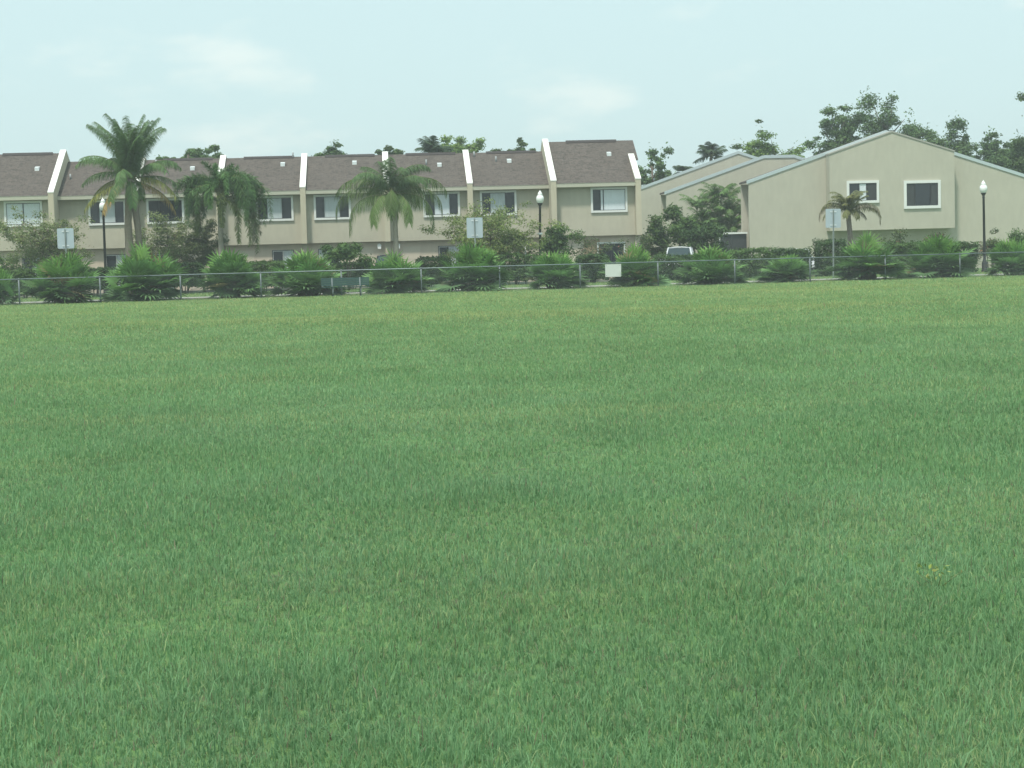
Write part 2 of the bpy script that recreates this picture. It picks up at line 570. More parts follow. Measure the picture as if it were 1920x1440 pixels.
b.tube([(lx[0], -0.05, 0.04), (lx[-1], -0.05, 0.04)], 0.004, 4)
b.build('wire_mesh', M_GALV, fr)

# sign fixed to the fence
sx = fpt(1150)
b = MB()
b.box(-0.40, 0.40, -0.004, 0.004, -0.31, 0.31)
o = b.build('fence_sign', M_SIGNW)
o.location = (sx, F0 + FS * sx - 0.075, FH - 0.36)
o.rotation_euler = (0, 0, FANG)
tag(o, 'blank white rectangular board hung on the chain link fence', 'sign')
for zz in (0.24, -0.24):
    for xx in (-0.34, 0.34):
        b = MB(); b.tube([(xx, -0.012, zz), (xx, 0.02, zz)], 0.014, 8)
        b.build('bolt', M_GALV, o)


# ------------------------------------------------------------------ bench
bx = on_line(648, 540, F0 - 1.2, FS)
bench = empty('park_bench', (bx.x, bx.y, 0), FANG)
tag(bench, 'dark green slatted park bench standing on the grass in front of the fence', 'bench')
HL = 1.14
b = MB()
for i in range(4):
    y0 = -0.30 + i * 0.105
    b.box(-HL, HL, y0, y0 + 0.09, 0.43, 0.465)
b.build('seat', M_BENCH, bench)
b = MB()
for i in range(4):
    z0 = 0.50 + i * 0.098
    yy = 0.14 + (z0 - 0.5) * 0.22
    b.prism([(yy, z0), (yy + 0.035, z0 - 0.004), (yy + 0.054, z0 + 0.083), (yy + 0.019, z0 + 0.087)], 'x', -HL, HL)
b.build('backrest', M_BENCH, bench)
for xx in (-0.62, 0.70):
    b = MB()
    b.tube([(xx, -0.26, 0.0), (xx, -0.24, 0.42), (xx, 0.12, 0.42)], 0.032, 8)
    b.tube([(xx, 0.16, 0.0), (xx, 0.12, 0.42), (xx, 0.235, 0.88)], 0.032, 8)
    b.box(xx - 0.05, xx + 0.05, -0.34, 0.24, 0.0, 0.025)
    b.build('leg', M_GALV, bench)
b = MB(); b.tube([(-0.62, -0.05, 0.19), (0.70, -0.05, 0.19)], 0.018, 8)
b.tube([(-0.62, -0.26, 0.19), (-0.62, 0.16, 0.19)], 0.018, 8); b.tube([(0.70, -0.26, 0.19), (0.70, 0.16, 0.19)], 0.018, 8)
b.build('stretcher', M_BENCH, bench)


# ------------------------------------------------------------------ signs seen from behind
def back_sign(px, pyt, pyb, w_px, Y, label, tilt):
    s = F / Y
    c = P(px, (pyt + pyb) / 2, Y)
    r = empty('road_sign', (c.x, c.y, 0), 0)
    r.rotation_euler = (0, tilt, 0)
    tag(r, label, 'sign', 'road signs seen from behind along the path')
    w, zt_, zb_ = w_px / s / 2, P(px, pyt, Y).z, P(px, pyb, Y).z
    b = MB(); b.prism([(-w + .04, zb_), (w - .04, zb_), (w, zb_ + .04), (w, zt_ - .04), (w - .04, zt_), (-w + .04, zt_), (-w, zt_ - .04), (-w, zb_ + .04)], 'y', 0.045, 0.049)
    b.build('sign_panel', M_SIGN, r)
    b = MB(); b.box(-0.012, 0.012, -0.03, 0.03, 0, zt_ - 0.05); b.box(-0.034, 0.034, 0.022, 0.03, 0, zt_ - 0.05)
    b.box(-0.034, 0.034, -0.03, -0.022, 0, zt_ - 0.05)
    b.build('pole', M_POLE, r)
    for zz in (zt_ - 0.16, zb_ + 0.14):
        b = MB(); b.box(-0.17, 0.17, 0.031, 0.044, zz - 0.025, zz + 0.025)
        b.tube([(-0.12, 0.0, zz), (-0.12, 0.04, zz)], 0.025, 8); b.tube([(0.12, 0.0, zz), (0.12, 0.04, zz)], 0.025, 8)
        b.build('bracket', M_VENT, r)
    return r


back_sign(122.5, 428, 466, 31, 91.5, 'back of a blue grey metal sign in front of the airy olive tree', 0)
back_sign(890, 408, 446, 30, 95, 'back of a metal road sign beside the tallest fan palm, right of the queen palm', 0)
back_sign(1561, 391.5, 427, 28.5, 97.5, 'back of a pale metal sign in front of the scraggly browning palm', R(0.8))

# slim white post
q = P(985, 470, 107)
b = MB(); b.tube([(0, 0, 0), (0, 0, P(985, 463, 107).z)], 0.055, 10)
b.tube([(0, 0, P(985, 463, 107).z), (0, 0, P(985, 463, 107).z + .03)], [0.06, 0.02], 10)
o = b.build('marker_post', M_TRIM); o.location = (q.x, q.y, 0)
tag(o, 'slim white post standing in front of the dark hedge below the airy tree', 'post')

# wheel stops along the parking lot
for px, w in ((812, 1.1), (930, 0.7), (967, 1.25), (1247, 0.7)):
    q = P(px, 500, 108.7)
    b = MB()
    b.prism([(-0.09, 0), (0.09, 0), (0.055, 0.14), (-0.055, 0.14)], 'x', -w / 2, w / 2)
    o = b.build('wheel_stop', M_STOP); o.location = (q.x, 108.7, 0.0)
    tag(o, {812: 'white concrete wheel stop below the gap in the hedge right of the queen palm', 930: 'short white wheel stop peeping out right of the tallest fan palm',
            967: 'long white wheel stop left of the slim white post', 1247: 'white wheel stop under the clipped hedge hiding the white van'}[px],
        'wheel stop', 'white wheel stops along the parking lot')


# ------------------------------------------------------------------ street lamps
def street_lamp(px, pyt, pyc, Y, label, lean):
    q = P(px, pyc, Y)
    zt_ = P(px, pyt, Y).z
    r = empty('street_lamp', (q.x - math.tan(lean) * q.z, q.y, 0), 0)
    r.rotation_euler = (0, lean, 0)
    tag(r, label, 'street lamp', 'black street lamps with white acorn globes')
    h = zt_
    zc = h - 0.80
    b = MB()
    b.lathe([(0.0, 0), (0.21, 0), (0.21, 0.10), (0.17, 0.16), (0.17, 0.55), (0.12, 0.68), (0.085, 0.78), (0.082, 1.2), (0.068, zc - 0.28), (0.085, zc - 0.26), (0.07, zc - 0.2), (0.075, zc - 0.1)], 16)
    b.build('pole', M_BLACK, r)
    b = MB()
    b.lathe([(0.075, zc - 0.12), (0.13, zc - 0.05), (0.16, zc), (0.15, zc + 0.03), (0.0, zc + 0.03)], 16)
    b.build('lamp_base', M_BLACK, r)
    b = MB()
    b.lathe([(0.14, zc + 0.03), (0.20, zc + 0.12), (0.228, zc + 0.24), (0.226, zc + 0.34), (0.185, zc + 0.44), (0.13, zc + 0.50), (0.145, zc + 0.53), (0.115, zc + 0.62), (0.06, zc + 0.70), (0.025, zc + 0.73), (0.03, zc + 0.76), (0.0, h)], 20)
    b.build('globe', M_GLOBE, r)
    return r


street_lamp(193.5, 370, 392, 107.5, 'black street lamp with white acorn globe beside the coconut palm', R(0.2))
l2 = street_lamp(1012.5, 356, 378, 107.5, 'black street lamp with banded pole in front of the last townhouses', R(1.2))
b = MB(); zb_ = 2.9
b.lathe([(0.095, zb_), (0.13, zb_ + 0.03), (0.13, zb_ + 0.10), (0.095, zb_ + 0.13)], 14)
b.tube([(-0.2, 0, zb_ + 0.06), (0.14, 0, zb_ + 0.06)], 0.025, 8)
b.build('band', M_VENT, l2)
street_lamp(1844, 337, 358, 108, 'black street lamp with white acorn globe in front of the big gabled building', R(-0.5))

# ------------------------------------------------------------------ townhouse row
TH = R(4.0)
TSL = math.tan(TH)
TY0 = 115.6
FWD = 1.2
DEP = 8.4
ZL, ZE = 2.83, 6.02           # underside of the jetty, gutter height


def facade_x(px, py, fwd=0.0):
    return on_line(px, py, TY0 - fwd / math.cos(TH), TSL)


def curtain_mesh(x0, x1, y, z0, z1, pitch=0.17, amp=0.005):
    b = MB()
    n = max(4, int((x1 - x0) / pitch * 4))
    pr = [(x0 + (x1 - x0) * i / n, y - amp * math.sin(i * math.pi / 2) - amp) for i in range(n + 1)]
    for a, c in zip(pr[:-1], pr[1:]):
        b.face([(a[0], a[1], z0), (c[0], c[1], z0), (c[0], c[1], z1), (a[0], a[1], z1)])
    b.face([(x0, y, z0), (x0, y, z1), (x1, y, z1), (x1, y, z0)][::-1])
    return b


def window(root, x0, x1, z0, z1, style, trim=0.13, y=0.0, proud=0.05, matt=None, tops=True):
    """frame with panes and curtains; style: list of (share, 'dark' | 'curtain' | 'blind')"""
    f = MB()
    for (a, c, e, g_) in ((x0, x1, z1 - trim, z1), (x0, x1, z0, z0 + trim), (x0, x0 + trim, z0 + trim, z1 - trim), (x1 - trim, x1, z0 + trim, z1 - trim)):
        f.box(a, c, y - proud - 0.04, y + 0.06, e, g_)
    w = f.build('window', matt or M_TRIM, root)
    xi, xe, zi, ze = x0 + trim, x1 - trim, z0 + trim, z1 - trim
    t = 0.035
    fr_ = MB()
    fr_.box(xi, xe, y - 0.055, y - 0.003, zi, zi + t); fr_.box(xi, xe, y - 0.055, y - 0.003, ze - t, ze)
    tot = sum(s for s, _ in style)
    x = xi
    for i, (s, k) in enumerate(style):
        xn = x + (xe - xi) * s / tot
        if k == 'dark':
            b = MB(); b.box(x, xn, y - 0.022, y - 0.012, zi + t, ze - t)
            b.build('pane', M_GLASS, w)
        elif k == 'screen':
            b = MB(); b.box(x, xn, y - 0.022, y - 0.012, zi + t, ze - t)
            b.build('screen', M_SCREEN, w)
        else:
            curtain_mesh(x + 0.01, xn - 0.01, y - 0.012, zi + t, ze - t).build('curtain' if k == 'curtain' else 'blind', M_CURTAIN if k == 'curtain' else M_BLIND, w)
        for e in (x, xn):
            fr_.box(e - t * 0.7, e + t * 0.7, y - 0.053, y - 0.005, zi + t, ze - t)
        x = xn
    fr_.build('sash', M_ALU if matt is None else M_TRIM, w)
    return w


def townhouse(px0, px1, label, fwd, lay, upper, lower, ridge_z, fin_left=True, fin_right=False, ext=False, vents=(), dark_panel=False, sconce=False):
    a, c = facade_x(px0, 352, fwd), facade_x(px1, 352, fwd)
    r = empty('townhouse', (a.x, a.y, 0), TH)
    tag(r, label, 'house', 'row of attached beige townhouses')
    W = (Vector((c.x, c.y)) - Vector((a.x, a.y))).length
    REC = 0.36                                   # ground floor set back under the jetty
    OV = 0.45
    RY = 4.0 if fwd == 0 else 4.5
    HF = 0.17                                    # half thickness of a fin
    zr = ridge_z
    ze_ = ZE + 0.10
    sl = (zr - ze_) / (RY + OV)
    dep = DEP + fwd
    xl, xr = HF, W - HF
    b = MB()
    # upper storey: a shell whose front is the jetty
    b.prism([(0, ZL), (dep - 0.3, ZL), (dep - 0.3, ZE - 0.06), (RY, zr - 0.22), (0, ze_ + sl * OV - 0.20)], 'x', xl, xr)
    b.build('upper_wall', M_WALL, r)
    b = MB(); b.box(xl, xr, REC, dep - 0.3, -0.05, ZL - 0.003)
    b.build('lower_wall', M_LOWER, r)
    # roof
    xe = W + 0.40 if ext else xr
    b = MB()
    t = 0.10
    b.prism([(-OV, ze_), (RY, zr), (RY + OV + RY, ze_), (RY + OV + RY, ze_ - t), (RY, zr - t), (-OV, ze_ - t)], 'x', xl + 0.002, xr - 0.002)
    if ext:
        y0 = 2.25
        b.prism([(y0, ze_ + sl * (y0 + OV)), (RY, zr), (RY + OV + RY, ze_), (RY + OV + RY, ze_ - t), (RY, zr - t), (y0, ze_ + sl * (y0 + OV) - t)], 'x', xr - 0.002, W + 0.42)
    rf = b.build('roof', M_ROOF, r)
    b = MB()
    b.prism([(RY - 0.24, zr - sl * 0.24 + 0.01), (RY - 0.22, zr - sl * 0.22 + 0.055), (RY, zr + 0.075), (RY + 0.22, zr - sl * 0.22 + 0.055), (RY + 0.24, zr - sl * 0.24 + 0.01)], 'x', xl + W * 0.22, xl + W * 0.84)
    b.build('ridge_vent', M_RIDGE, rf)
    for (fx, fy, k) in vents:
        yy = -OV + fy * (RY + OV)
        zz = ze_ + sl * (yy + OV)
        b = MB()
        if k == 'box':
            b.prism([(yy - 0.17, zz - 0.11), (yy - 0.17, zz + 0.11), (yy + 0.16, zz + 0.19), (yy + 0.16, zz + 0.06)], 'x', fx * W - 0.14, fx * W + 0.14)
            b.build('roof_vent', M_VENT, rf)
        else:
            b.tube([(fx * W, yy, zz - 0.05), (fx * W, yy, zz + 0.34)], 0.055, 8)
            b.build('vent_pipe', M_PIPE, rf)
    # gutter and soffit
    b = MB()
    b.prism([(-OV - 0.10, ze_ - 0.03), (-OV - 0.12, ze_ + 0.015), (-OV + 0.0, ze_ + 0.015), (-OV + 0.02, ze_ - t), (-OV + 0.02, ze_ - 0.22), (-OV - 0.07, ze_ - 0.22)], 'x', xl + 0.004, xr - 0.004)
    b.box(xl + 0.004, xr - 0.004, -OV + 0.021, -0.004, ze_ - 0.215, ze_ - 0.195)
    b.build('gutter', M_GUTTER, r)
    # party-wall fins with pale caps
    for on, cx, full in ((fin_left, 0.0, True), (fin_right, W, not ext)):
        if not on:
            continue
        y1 = RY + 0.1 if full else 2.45
        top = lambda y: ze_ + sl * (y + OV) + 0.30 - 0.16 * (y + OV) / (RY + OV)
        f = MB()
        yf = -OV - 0.14
        f.prism([(yf, ZL - 0.02), (0.4, ZL - 0.02), (y1, ZL + 1.5), (y1, top(y1) - 0.04), (yf, top(yf) - 0.04)], 'x', cx - HF, cx + HF)
        if full:
            f.prism([(y1 + 0.002, top(y1) - 1.0), (y1 + 0.002, top(y1) - 0.04), (y1 + 2.4, top(y1) - 0.04 - sl * 2.1), (y1 + 2.4, top(y1) - 2.4)], 'x', cx - HF, cx + HF)
        f.box(cx - HF, cx + HF, REC - 0.18, REC + 0.3, -0.05, ZL - 0.021)
        fo = f.build('fin_wall', M_FIN, r)
        f = MB()
        cw = HF + 0.018
        f.prism([(yf - 0.02, top(yf) - 0.039), (y1 + 0.03, top(y1) - 0.039), (y1 + 0.03, top(y1) + 0.03), (yf - 0.02, top(yf) + 0.03)], 'x', cx - cw, cx + cw)
        if full:
            f.prism([(y1 + 0.031, top(y1) - 0.039), (y1 + 0.031, top(y1) + 0.03), (y1 + 2.42, top(y1) + 0.03 - sl * 2.1), (y1 + 2.42, top(y1) - 0.039 - sl * 2.1)], 'x', cx - cw, cx + cw)
        f.build('cap', M_CAP, fo)
    if ext:
        f = MB()
        f.prism([(2.62, -0.05), (dep, -0.05), (dep, ZE), (RY, zr - 0.2), (2.62, ze_ + sl * (2.62 + OV) - 0.14)], 'x', W - 0.1, W + 0.34)
        f.build('side_wall', M_FIN, r)
    # windows and door; lay 'L' has the upper window at the left
    ww = 2.32
    wx0 = 0.64 if lay == 'L' else W - 0.64 - ww
    window(r, wx0, wx0 + ww, 4.28, 5.86, upper)
    gw = 1.36
    gx0 = 0.82 if lay == 'L' else W - 0.72 - gw
    if lower:
        window(r, gx0, gx0 + gw, 0.12, 2.45, lower, trim=0.045, y=REC, proud=0.03, matt=M_ALU)
    dx0 = W - 1.95 if lay == 'L' else 1.0
    f = MB()
    for (p0, p1, z0, z1) in ((dx0 - 0.07, dx0, 0.15, 2.47), (dx0 + 0.95, dx0 + 1.02, 0.15, 2.47), (dx0, dx0 + 0.95, 2.40, 2.47)):
        f.box(p0, p1, REC - 0.03, REC + 0.05, z0, z1)
    f.box(dx0, dx0 + 0.95, REC - 0.012, REC + 0.03, 0.15, 2.40)
    for zz in (0.35, 0.95, 1.65):
        for xx in (0.12, 0.53):
            f.box(dx0 + xx, dx0 + xx + 0.3, REC - 0.022, REC - 0.0125, zz, zz + (0.45 if zz < 1.6 else 0.55))
    d = f.build('door', M_DOOR, r)
    f = MB(); f.tube([(dx0 + 0.86, REC - 0.012, 1.15), (dx0 + 0.86, REC - 0.08, 1.15)], 0.03, 8)
    f.build('handle', M_GALV, d)
    if sconce:
        sxx = dx0 + 1.4 if lay == 'L' else dx0 - 0.36
        f = MB(); f.box(sxx - 0.05, sxx + 0.05, REC - 0.05, REC, 2.42, 2.60)
        f.prism([(-0.10 + sxx, 2.36), (0.10 + sxx, 2.36), (0.13 + sxx, 2.62), (0.0 + sxx, 2.72), (-0.13 + sxx, 2.62)], 'y', REC - 0.22, REC - 0.051)
        f.build('wall_light', M_GLOBE, r)
    if dark_panel:
        f = MB(); f.box(W * 0.36, W * 0.55, REC - 0.05, REC, 0.1, 2.6)
        f.build('timber_panel', plain('timber_brown', (0.33, 0.25, 0.16), 0.8, var=0.2, scale=5), r)
    return r


VB = 'box'
fin = [97.5, 254, 410.5, 568, 724.3, 880.3, 1036.5, 1194.5]
townhouse(-60, fin[0], 'townhouse with a taller roof, cut off at the left edge of the view', FWD, 'R',
          [(1, 'blind'), (1, 'blind')], [(1, 'dark'), (1, 'blind')], 9.02, fin_left=True, fin_right=True, vents=((0.74, 0.62, VB),))
townhouse(fin[0], fin[1], 'townhouse behind the first street lamp, its window half hidden by the coconut palm', 0, 'R',
          [(0.8, 'dark'), (1.6, 'curtain'), (0.8, 'dark')], [(1, 'dark'), (1, 'curtain')], 8.5, fin_left=False, vents=((0.17, 0.48, 'pipe'),))
townhouse(fin[1], fin[2], 'townhouse mostly hidden between the coconut palm and the foxtail palm', 0, 'L',
          [(1, 'dark'), (1.2, 'dark'), (1, 'dark')], [(1, 'dark'), (1, 'curtain')], 8.5, vents=((0.64, 0.70, VB), (0.18, 0.85, 'pipe')))
townhouse(fin[2], fin[3], 'townhouse right of the foxtail palm with a dark window and pale centre curtain', 0, 'R',
          [(0.9, 'dark'), (1.6, 'curtain'), (0.95, 'dark')], [(1, 'dark'), (1, 'curtain')], 8.5, vents=((0.74, 0.76, VB), (0.86, 0.97, 'pipe')))
townhouse(fin[3], fin[4], 'townhouse above the green bench, left of the queen palm', 0, 'L',
          [(0.85, 'dark'), (1.7, 'curtain'), (0.9, 'dark')], [(1, 'curtain'), (1, 'dark')], 8.5, vents=((0.62, 0.76, VB),), sconce=True)
townhouse(fin[4], fin[5], 'townhouse behind the queen palm with a white curtain at the left of its window', 0, 'R',
          [(1, 'dark'), (1.8, 'blind'), (0.9, 'dark')], [(1, 'dark'), (1, 'curtain')], 8.5, vents=((0.66, 0.64, VB), (0.50, 0.67, 'pipe')), sconce=True)
townhouse(fin[5], fin[6], 'townhouse behind the airy tree and the middle road sign', 0, 'L',
          [(0.9, 'dark'), (1.8, 'curtain'), (1.0, 'dark')], [(1, 'dark'), (1, 'curtain')], 8.5, vents=((0.52, 0.71, VB), (0.36, 0.72, 'pipe'), (0.10, 0.88, 'pipe')))
u7 = townhouse(fin[6], fin[7], 'end townhouse of the row, with taller roof and bright white window blinds', FWD, 'R',
               [(0.85, 'dark'), (0.35, 'blind'), (2.5, 'blind')], None, 9.05, fin_left=True, fin_right=True, ext=True, vents=((0.74, 0.66, VB),), dark_panel=True)
W7 = 5.3
window(u7, W7 - 2.55, W7 - 0.75, 0.6, 2.42, [(1, "dark"), (1, "dark")], trim=0.10, y=0.36, proud=0.04)


# ------------------------------------------------------------------ gabled buildings on the right
def gable_building(name, label, eave_px, apex_px, Y, ze, pitch, half, extra=0.0, flat=None, fin_depth=2.3, yaw=R(4)):
    """front gable wall seen face on; half: half width (m); pitch: roof slope; box: the jettied bay in front"""
    c = P(apex_px[0], apex_px[1], Y)
    r = empty(name, (c.x, Y, 0), yaw)
    tag(r, label, 'building', 'beige gabled apartment buildings')
    za = ze + pitch * half
    depth = fin_depth + 0.24
    hr = half + extra
    zr_ = ze - pitch * extra
    prof = [(-half, -0.05), (hr, -0.05), (hr, zr_), (0, za), (-half, ze)]
    if flat:
        k = (za - flat) / pitch
        prof = [(-half, -0.05), (half, -0.05), (half, ze), (k, flat), (-k, flat), (-half, ze)]
    b = MB()
    b.prism(prof, 'y', 0, 0.3)
    b.build('front_wall', M_RWALL, r)
    # body behind: side walls stand back from the eaves
    b = MB()
    pr2 = [(-half + 0.9, -0.05), (half - 0.9, -0.05), (half - 0.9, ze), (0, za - 0.42), (-half + 0.9, ze)]
    if flat:
        pr2 = [(-half + 0.9, -0.05), (half - 0.9, -0.05), (half - 0.9, ze), (k, flat - 0.32), (-k, flat - 0.32), (-half + 0.9, ze)]
    b.prism(pr2, 'y', 0.302, depth)
    b.prism([(x * 0.72, z - 0.6 if z > 1 else z) for x, z in pr2], 'y', depth + 0.002, 13)
    b.build('side_wall', M_RSIDE, r)
    # a fin closing the recess
    for sgn in (-1, 1):
        b = MB()
        b.box(min(sgn * (half - 0.88), sgn * (half + 0.02)), max(sgn * (half - 0.88), sgn * (half + 0.02)), fin_depth, fin_depth + 0.22, -0.05, ze - 0.02)
        b.build('fin_wall', M_RWALL, r)
    # roof slopes
    b = MB()
    t = 0.14
    ov = 0.25
    if flat:
        top = [(-half - ov * 0.4, ze - ov * 0.4 * pitch), (-k, flat), (k, flat), (half + ov, ze - ov * pitch)]
    else:
        top = [(-half - ov * 0.4, ze - ov * 0.4 * pitch), (0, za), (hr + ov, zr_ - ov * pitch)]
    lift = 0.16
    poly = [(x, z + lift) for x, z in top] + [(x, z + lift - t) for x, z in reversed(top)]
    b.prism(poly, 'y', 0.33, depth + 0.02)
    b.prism([(x * 0.74, z - 0.42) for x, z in top] + [(x * 0.74, z - 0.42 - t) for x, z in reversed(top)], 'y', depth + 0.03, 13.2)
    b.build('roof', M_ROOF, r)
    # metal rake caps along the gable
    b = MB()
    poly = [(x, z + 0.20) for x, z in top] + [(x, z - 0.03) for x, z in reversed(top)]
    b.prism(poly, 'y', -0.06, 0.328)
    b.build('rake_cap', M_RAKE, r)
    return r


RY_ = 126.5
rake_pitch = 0.332
apexR = (1661, 244)
zaR = P(*apexR, RY_).z
xl = P(1401, 342, RY_)
halfR = P(1661, 244, RY_).x - xl.x
zeR = zaR - rake_pitch * halfR - 0.2
rb = gable_building('apartment_building', 'large beige gabled building with a projecting bay and two windows', None, apexR, RY_, zeR, rake_pitch, halfR, extra=1.6, fin_depth=2.6)
# jettied bay with its own gable
cx0 = P(1661, 244, RY_).x


def RX(px, py, yloc):
    """local x on the building at local depth yloc"""
    w = on_line(px, py, RY_ + yloc / math.cos(R(4)) - math.tan(R(4)) * cx0, math.tan(R(4)))
    v = Matrix.Rotation(-R(4), 3, 'Z') @ Vector((w.x - cx0, w.y - RY_, 0))
    return v.x, w.z


yb = -1.1
xa, _ = RX(1556, 360, yb); xb, _ = RX(1790, 360, yb)
_, zbot = RX(1680, 430, yb)
xm, zpk = RX(1673, 248, yb)
zsh = zpk - 0.325 * (xb - xa) / 2
xm = (xa + xb) / 2
b = MB()
b.prism([(xa, zbot), (xb, zbot), (xb, zsh), (xm, zpk), (xa, zsh)], 'y', yb, -0.002)
bay = b.build('bay', M_RWALL, rb)
b = MB()
top = [(xa - 0.03, zsh - 0.01), (xm, zpk), (xb + 0.03, zsh - 0.01)]
b.prism([(x, z + 0.10) for x, z in top] + [(x, z - 0.0) for x, z in reversed(top)], 'y', yb - 0.05, -0.064)
b.build('bay_roof', plain('bay_rake', (0.36, 0.35, 0.31), 0.7), bay)


def r_window(pxa, pya, pxb, pyb, style, trim):
    x0, z1 = RX(pxa, pya, yb); x1, z0 = RX(pxb, pyb, yb)
    w = window(rb, x0, x1, z0, z1, style, trim=trim, y=yb - 0.012, proud=0.05)
    return w


r_window(1587, 339.5, 1648, 380, [(1.0, 'dark'), (0.75, 'blind'), (1.0, 'screen')], 0.17)
r_window(1694, 339, 1763.5, 390, [(0.9, 'screen'), (1.6, 'dark'), (0.8, 'screen')], 0.19)

gable_building('apartment_building', 'beige building with flat topped gable between the end townhouse and the projecting bay', None, (1460, 289), 140, 6.15, 0.335, P(1460, 289, 140).x - P(1246, 289, 140).x,
               flat=P(1452, 292, 140).z - 0.15, fin_depth=2.4)
h3 = P(1384, 283, 149)
gable_building('apartment_building', 'farthest beige gable, partly hidden by the end townhouse', None, (1384, 283), 149, h3.z - 0.2 - 0.337 * 10.4, 0.337, 10.4, fin_depth=2.4)

# screened porch at the side of the gabled building
q = P(1367, 450, 127.0)
pw = 67 / (F / 127.0)
pr = empty('screen_porch', (q.x - pw / 2, 126.2, 0), R(4))
tag(pr, 'low porch with white frame and dark screens beside the big gabled building', 'porch')
zt_ = P(1367, 436, 127).z
b = MB(); b.box(-0.1, pw - 0.05, -0.1, 2.4, zt_ - 0.12, zt_); b.build('roof', M_TRIM, pr)
for xx in (0.5, pw * 0.55):
    b = MB(); b.box(xx - 0.05 * (1 if xx < 1 else .5), xx + 0.06 * (1 if xx < 1 else .5), 0, 0.1, 0, zt_ - 0.121); b.build('post', M_TRIM if xx < 1 else M_ALU, pr)
b = MB()
b.box(0.56, pw * 0.55 - 0.03, 0.03, 0.05, 0.0, zt_ - 0.122); b.box(pw * 0.55 + 0.035, pw - 0.1, 0.03, 0.05, 0.0, zt_ - 0.122)
b.build('screen', M_SCREEN, pr)
b = MB(); b.box(0.56, pw - 0.1, 0.0, 0.028, 0.9, 0.96); b.build('rail', M_TRIM, pr)


